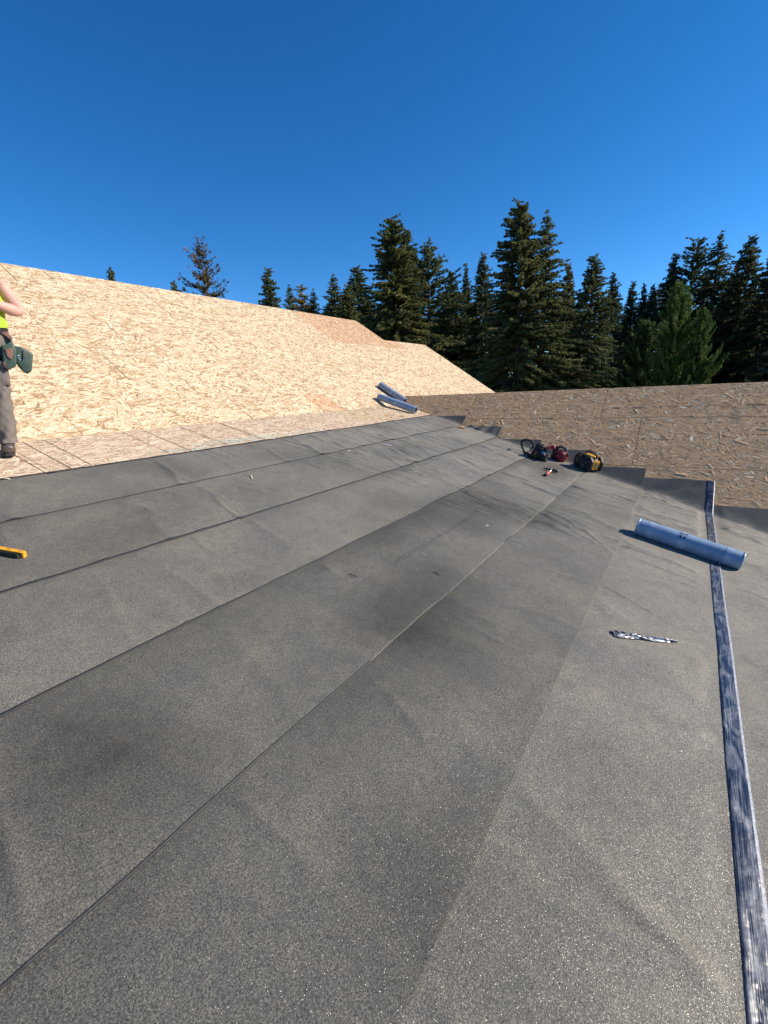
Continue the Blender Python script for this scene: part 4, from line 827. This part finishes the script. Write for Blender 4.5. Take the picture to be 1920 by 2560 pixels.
def conifer(seed, H, Rw, base=0.06, whorl=0.42, nb=5, twd=5.5, droop=0.22, prof=0.85, leaf=0.34, lw=0.038, tone=((0.085, 0.115, 0.050), (0.190, 0.200, 0.082)), ragged=0.3, upturn=0.10, gap=0.0, double=None):
    r = np.random.default_rng(seed); Vs, Fs, Cs, cnt = [], [], [], 0; tris = []
    zs = []; z = H*base
    while z < H*0.985: zs.append(z); z += whorl*r.uniform(0.5, 1.5)*(1-0.55*z/H)
    lob = r.uniform(0, 6.28, 4)
    for z in zs:
        f = z/H; k = max(3, int(round(nb*r.uniform(0.8, 1.2))))
        if r.random() < gap: continue
        for b in range(k):
            az = r.uniform(0, 6.283); rad = Rw*((1-f)**prof+0.02)*(1-ragged+ragged*2*r.random()**1.3)*(1+0.15*math.sin(az*2+lob[0]+f*7)+0.12*math.sin(az*3+lob[1]-f*11))
            if f < 0.25: rad *= 0.75+f
            rad = max(rad, 0.10); ca, sa = math.cos(az), math.sin(az); el = math.tan(R(-16+46*f+r.normal(0, 6)))
            nt_ = max(4, int(rad*twd*1.5)); t = np.sort(r.uniform(0.12 if rad < 1.2 else 0.25, 1.0, nt_)); tone_b = r.uniform(0, 1); shade = r.uniform(0.65, 1.25)
            cz = z+r.normal(0, 0.12)+rad*(el*t-droop*t*t*1.6+upturn*t**5); cx = rad*t*ca; cy = rad*t*sa
            sd_ = r.choice((-1, 1), nt_); ang = az+sd_*(R(48)+r.normal(0, 0.35, nt_)); tl = leaf*(0.55+0.5*(1-t)*min(rad, 2.2)+0.35*r.random(nt_))*(1.1-0.45*f)
            tl = np.where(t > 0.93, leaf*0.9, tl); ang = np.where(t > 0.93, az, ang)
            dz = -0.28-0.22*r.random(nt_)+0.5*f
            for q in range(5):                       # five blades per twig
                aa = ang+r.normal(0, 0.32, nt_); dzz = dz+r.normal(0, 0.28, nt_); L = tl*r.uniform(0.6, 1.1, nt_); W_ = lw*r.uniform(0.7, 1.5, nt_)*(1+tl)
                dx, dy = np.cos(aa), np.sin(aa); nrm = np.sqrt(1+dzz**2); D_ = np.stack([dx/nrm, dy/nrm, dzz/nrm], -1)
                rr = r.normal(0, 1, (nt_, 3)); Sd = np.cross(D_, rr); Sd /= np.linalg.norm(Sd, axis=1)[:, None]+1e-6
                B0 = np.stack([cx, cy, cz], -1)+r.normal(0, 0.04, (nt_, 3)); P1_ = B0+D_*(L*0.55)[:, None]+Sd*W_[:, None]; P2_ = B0+D_*L[:, None]; P3_ = B0+D_*(L*0.45)[:, None]-Sd*W_[:, None]
                tris.append(np.stack([B0, P1_, P2_, P3_], 1))
                cc = np.array(tone[0])*(1-tone_b)+np.array(tone[1])*tone_b; Cs.append(np.repeat(cc[None]*shade, nt_, 0)*r.uniform(0.75, 1.25, (nt_, 1)))
    V = np.concatenate(tris).reshape(-1, 3); n = len(V)//4; col = np.repeat(np.concatenate(Cs), 4, 0)
    if double:                                       # second leader
        m_ = (V[:, 2] > H*double[0]); 
    crown = npmesh('crown', V, np.arange(4*n).reshape(-1, 4), col)
    bm = bmesh.new(); tube(bm, [(0, 0, 0), (0.02*H*r.normal(0, .3), 0, H*0.35), (0.01*H*r.normal(0, .3), 0.0, H*0.7), (0, 0, H*0.99)], [H*0.014, H*0.010, H*0.006, 0.01], 8)
    for k in range(26 if ragged > 0.35 else 12):     # bare limbs
        f = r.uniform(0.12, 0.9); az = r.uniform(0, 6.28); L = Rw*(1-f)**prof*0.8; el = math.tan(R(-14+50*f))
        p = lambda t: (L*t*math.cos(az), L*t*math.sin(az), H*f+L*(el*t-droop*t*t*1.4)); tube(bm, [p(0), p(.5), p(1)], [H*0.003*(1-f)+0.012, H*0.002*(1-f)+0.008, 0.006], 5, False)
    me = bpy.data.meshes.new('trunk'); bm.to_mesh(me); bm.free()
    crown.materials.append(M_NEED); me.materials.append(M_BARK); return crown, me
T = {
 'fir': conifer(1, 20, 6.0, whorl=0.36, twd=14, nb=8, leaf=0.25, prof=1.0),
 'fir2': conifer(2, 20, 5.4, whorl=0.34, twd=14, nb=8, ragged=0.38, leaf=0.24, prof=1.0),
 'big': conifer(3, 24, 8.2, whorl=0.32, nb=9, twd=14.0, ragged=0.48, leaf=0.28, prof=0.92, tone=((0.090, 0.118, 0.048), (0.235, 0.225, 0.082))),
 'spire': conifer(4, 20, 4.6, whorl=0.38, nb=6, twd=12, ragged=0.5, droop=0.3, upturn=0.2, leaf=0.22, prof=1.05),
 'pine': conifer(5, 20, 5.6, base=0.25, whorl=0.42, nb=6, twd=12, ragged=0.55, prof=0.78, leaf=0.26, droop=0.1),
 'larch': conifer(6, 16, 4.0, base=0.08, whorl=0.34, nb=6, twd=10, ragged=0.55, leaf=0.18, lw=0.030, prof=0.8, droop=0.12, upturn=0.22, gap=0.05, tone=((0.10, 0.100, 0.045), (0.30, 0.150, 0.065))),
 'gold': conifer(7, 14, 4.0, twd=14, leaf=0.20, prof=1.0, tone=((0.15, 0.14, 0.04), (0.40, 0.28, 0.05))),
 'cedar': conifer(8, 12, 4.4, whorl=0.22, nb=9, twd=14, leaf=0.22, lw=0.035, prof=0.85, droop=0.10, upturn=0.25, ragged=0.55, tone=((0.075, 0.120, 0.038), (0.170, 0.220, 0.066)))}
def tree(kind, px, py, dist, label, group='conifers behind the roofs', wide=1.0, tint=(1, 1, 1), name='conifer_tree', lean=0.0):
    top = polar(px, py, dist); H0 = {'fir': 20, 'fir2': 20, 'big': 24, 'spire': 20, 'pine': 20, 'larch': 16, 'gold': 14, 'cedar': 12}[kind]
    Hh = top[2]-GZ; s = Hh/H0; o = empty(name, (top[0], top[1], GZ), (R(lean), 0, random.uniform(0, 6.28))); o.scale = (s*wide, s*wide, s)
    tag(o, label, 'tree', group)
    for nme, me in zip(('crown', 'trunk'), T[kind]):
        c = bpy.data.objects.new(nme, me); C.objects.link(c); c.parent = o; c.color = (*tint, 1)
    return o
tree('fir2', 274, 670, 34, 'only the tip of a conifer showing above the far left ridge', wide=0.9)
tree('larch', 497, 598, 30, 'sparse larch turned rusty orange standing above the pale ridge', name='larch_tree', wide=0.8, tint=(0.9, 1.05, 0.9))
tree('fir2', 432, 700, 36, 'small dark conifer tip left of the rusty larch', wide=0.7)
tree('fir', 668, 664, 44, 'dark conifer standing apart right of the rusty larch', wide=0.85)
tree('spire', 722, 710, 50, 'thin conifer top between the lone dark conifer and the golden tree', wide=1.2)
tree('gold', 752, 710, 46, 'golden yellow conifer above the pale ridge', name='larch_tree', wide=1.25)
tree('spire', 782, 722, 46, 'bare thin conifer leaning just right of the golden tree', wide=1.1, tint=(0.8, 0.8, 0.8))
tree('spire', 832, 684, 44, 'thin spiky conifer left of the tall broad tree', wide=1.5)
tree('fir', 868, 706, 40, 'bushy olive conifer close to the left flank of the tall broad tree', wide=1.0, tint=(1.1, 1.1, 0.9))
tree('fir', 890, 660, 45, 'dark conifer tight behind the left flank of the tall broad tree', wide=1.15)
tree('big', 980, 540, 34, 'tall broad conifer with dense crown behind the orange panels', wide=0.98, tint=(1.0, 1.0, 0.9))
tree('fir2', 1016, 572, 36, 'second leader of trees rising just right of the tall broad one', wide=1.1)
tree('pine', 1072, 602, 37, 'leaning dark pine right of the tall broad conifer', wide=1.15)
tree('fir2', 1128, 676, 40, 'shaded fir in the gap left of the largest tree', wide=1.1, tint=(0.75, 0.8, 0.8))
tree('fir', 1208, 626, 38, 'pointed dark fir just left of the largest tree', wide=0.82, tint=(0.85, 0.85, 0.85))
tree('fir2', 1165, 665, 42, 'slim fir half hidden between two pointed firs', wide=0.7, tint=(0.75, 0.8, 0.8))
tree('big', 1303, 502, 30, 'largest conifer of all with feathery top in the middle of the row', wide=0.95)
tree('spire', 1368, 527, 30.5, 'second feathery top growing out of the flank of the largest conifer', wide=1.35, tint=(1.1, 1.05, 0.9))
tree('fir', 1422, 652, 36, 'brownish fir just right of the largest tree', wide=0.72, tint=(1.15, 0.95, 0.8))
tree('fir', 1486, 630, 32, 'well shaped fir with clear drooping tiers right of the largest tree', wide=0.95)
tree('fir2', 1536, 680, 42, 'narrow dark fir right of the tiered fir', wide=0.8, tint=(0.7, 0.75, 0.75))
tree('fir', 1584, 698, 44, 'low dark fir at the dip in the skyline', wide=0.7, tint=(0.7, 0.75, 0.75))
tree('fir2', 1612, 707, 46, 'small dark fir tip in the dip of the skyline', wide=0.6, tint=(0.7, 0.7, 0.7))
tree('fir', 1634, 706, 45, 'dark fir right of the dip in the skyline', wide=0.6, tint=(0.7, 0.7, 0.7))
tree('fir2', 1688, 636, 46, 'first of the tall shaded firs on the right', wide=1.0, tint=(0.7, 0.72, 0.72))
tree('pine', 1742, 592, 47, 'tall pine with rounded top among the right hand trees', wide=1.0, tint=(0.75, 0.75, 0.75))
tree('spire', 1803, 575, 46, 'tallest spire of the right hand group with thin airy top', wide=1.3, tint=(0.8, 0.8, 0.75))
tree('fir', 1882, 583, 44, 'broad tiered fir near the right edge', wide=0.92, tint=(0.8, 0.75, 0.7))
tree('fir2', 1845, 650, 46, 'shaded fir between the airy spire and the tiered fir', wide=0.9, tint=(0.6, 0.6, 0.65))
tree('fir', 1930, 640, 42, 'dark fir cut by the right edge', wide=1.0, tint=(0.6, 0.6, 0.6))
tree('cedar', 1702, 704, 27, 'bright green cedar lit by the sun in front of the dark firs', wide=0.52, tint=(0.9, 0.97, 0.65), name='cedar_tree')
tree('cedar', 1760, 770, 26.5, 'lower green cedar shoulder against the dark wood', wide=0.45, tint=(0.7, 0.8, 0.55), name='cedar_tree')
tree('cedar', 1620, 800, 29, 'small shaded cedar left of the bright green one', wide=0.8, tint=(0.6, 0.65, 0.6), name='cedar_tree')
# the wood behind: one mass
def wood():
    r = np.random.default_rng(77); Vs, Cs = [], []
    keys = list(('fir', 'fir2', 'pine', 'spire')); data = {}
    for k in keys:
        me = T[k][0]; v = np.empty(len(me.vertices)*3, np.float32); me.vertices.foreach_get('co', v); v = v.reshape(-1, 4, 3)
        c = np.empty(len(me.vertices)*4, np.float32); me.attributes['Col'].data.foreach_get('color', c); data[k] = (v, c.reshape(-1, 4, 4)[:, :, :3])
    spots = []
    for az in np.arange(-24, 41, 1.6): spots.append((az+r.uniform(-.6, .6), r.uniform(48, 62)))
    for az in np.arange(-48, -8, 2.3): spots.append((az, r.uniform(50, 60)))
    for az in np.arange(34, 58, 4): spots.append((az, r.uniform(60, 70)))
    for az, d in spots:
        k = keys[r.integers(4)]; v, c = data[k]; sel = r.random(len(v)) < 0.5; v, c = v[sel], c[sel]
        el = (7.4 if 4.5 < az < 9 else 9.4) if az < 22 else 10.0
        if -8 < az < 3: el = 8.8
        if az < -8: el = 7.5
        if az > 41: el = 5.0
        Hh = d*math.tan(R(el+r.uniform(-1, 0.8)))-GZ; s = Hh/20; a = r.uniform(0, 6.28); M_ = np.array([[math.cos(a), -math.sin(a), 0], [math.sin(a), math.cos(a), 0], [0, 0, 1]])
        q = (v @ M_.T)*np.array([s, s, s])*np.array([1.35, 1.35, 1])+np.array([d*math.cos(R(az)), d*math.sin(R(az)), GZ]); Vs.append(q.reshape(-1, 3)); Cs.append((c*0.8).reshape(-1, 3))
    V = np.concatenate(Vs); n = len(V)//4
    o = link('background_wood', npmesh('background_wood', V, np.arange(4*n).reshape(-1, 4), np.concatenate(Cs)), [M_NEED])
    tag(o, 'dark mass of conifers filling the gaps behind the front trees', 'woodland', kind='stuff')
wood()
def brush():                                        # young growth and shrubs at the wood's edge
    r = np.random.default_rng(5); n = 26000; az = R(1)*r.uniform(-30, 60, n); d = r.uniform(36, 48, n); z = GZ+r.random(n)**1.5*(6.2+2*np.sin(az*40))
    c = np.stack([d*np.cos(az), d*np.sin(az), z], -1); A_ = r.normal(0, 0.28, (n, 3)); B_ = r.normal(0, 0.20, (n, 3)); q = np.stack([c-A_, c-B_, c+A_, c+B_], 1)
    col = np.array([0.035, 0.045, 0.020])*r.uniform(0.6, 1.4, (n, 1)); o = link('undergrowth', npmesh('undergrowth', q.reshape(-1, 3), np.arange(4*n).reshape(-1, 4), np.repeat(col, 4, 0)), [M_NEED]); tag(o, 'dark undergrowth at the foot of the wood', 'shrubs', kind='stuff')
brush()
# ------------------------------------------------------------------ ground
t = NT('forest_floor'); v = t.tex(); t.l(t.ramp(t.noise(v, 0.15, 8, 0.65), [(0.35, (0.05, 0.055, 0.03)), (0.55, (0.11, 0.09, 0.055)), (0.7, (0.16, 0.13, 0.09))]), t.b.inputs['Base Color']); t.b.inputs['Roughness'].default_value = 0.95
bm = bmesh.new(); bmesh.ops.create_grid(bm, x_segments=60, y_segments=60, size=600)
for v_ in bm.verts: v_.co.z = 0.5*math.sin(v_.co.x*0.02)*math.sin(v_.co.y*0.023) if v_.co.length > 40 else 0
g = bmobj('ground', bm, t.m); g.location = (0, 0, GZ); g['kind'] = 'structure'
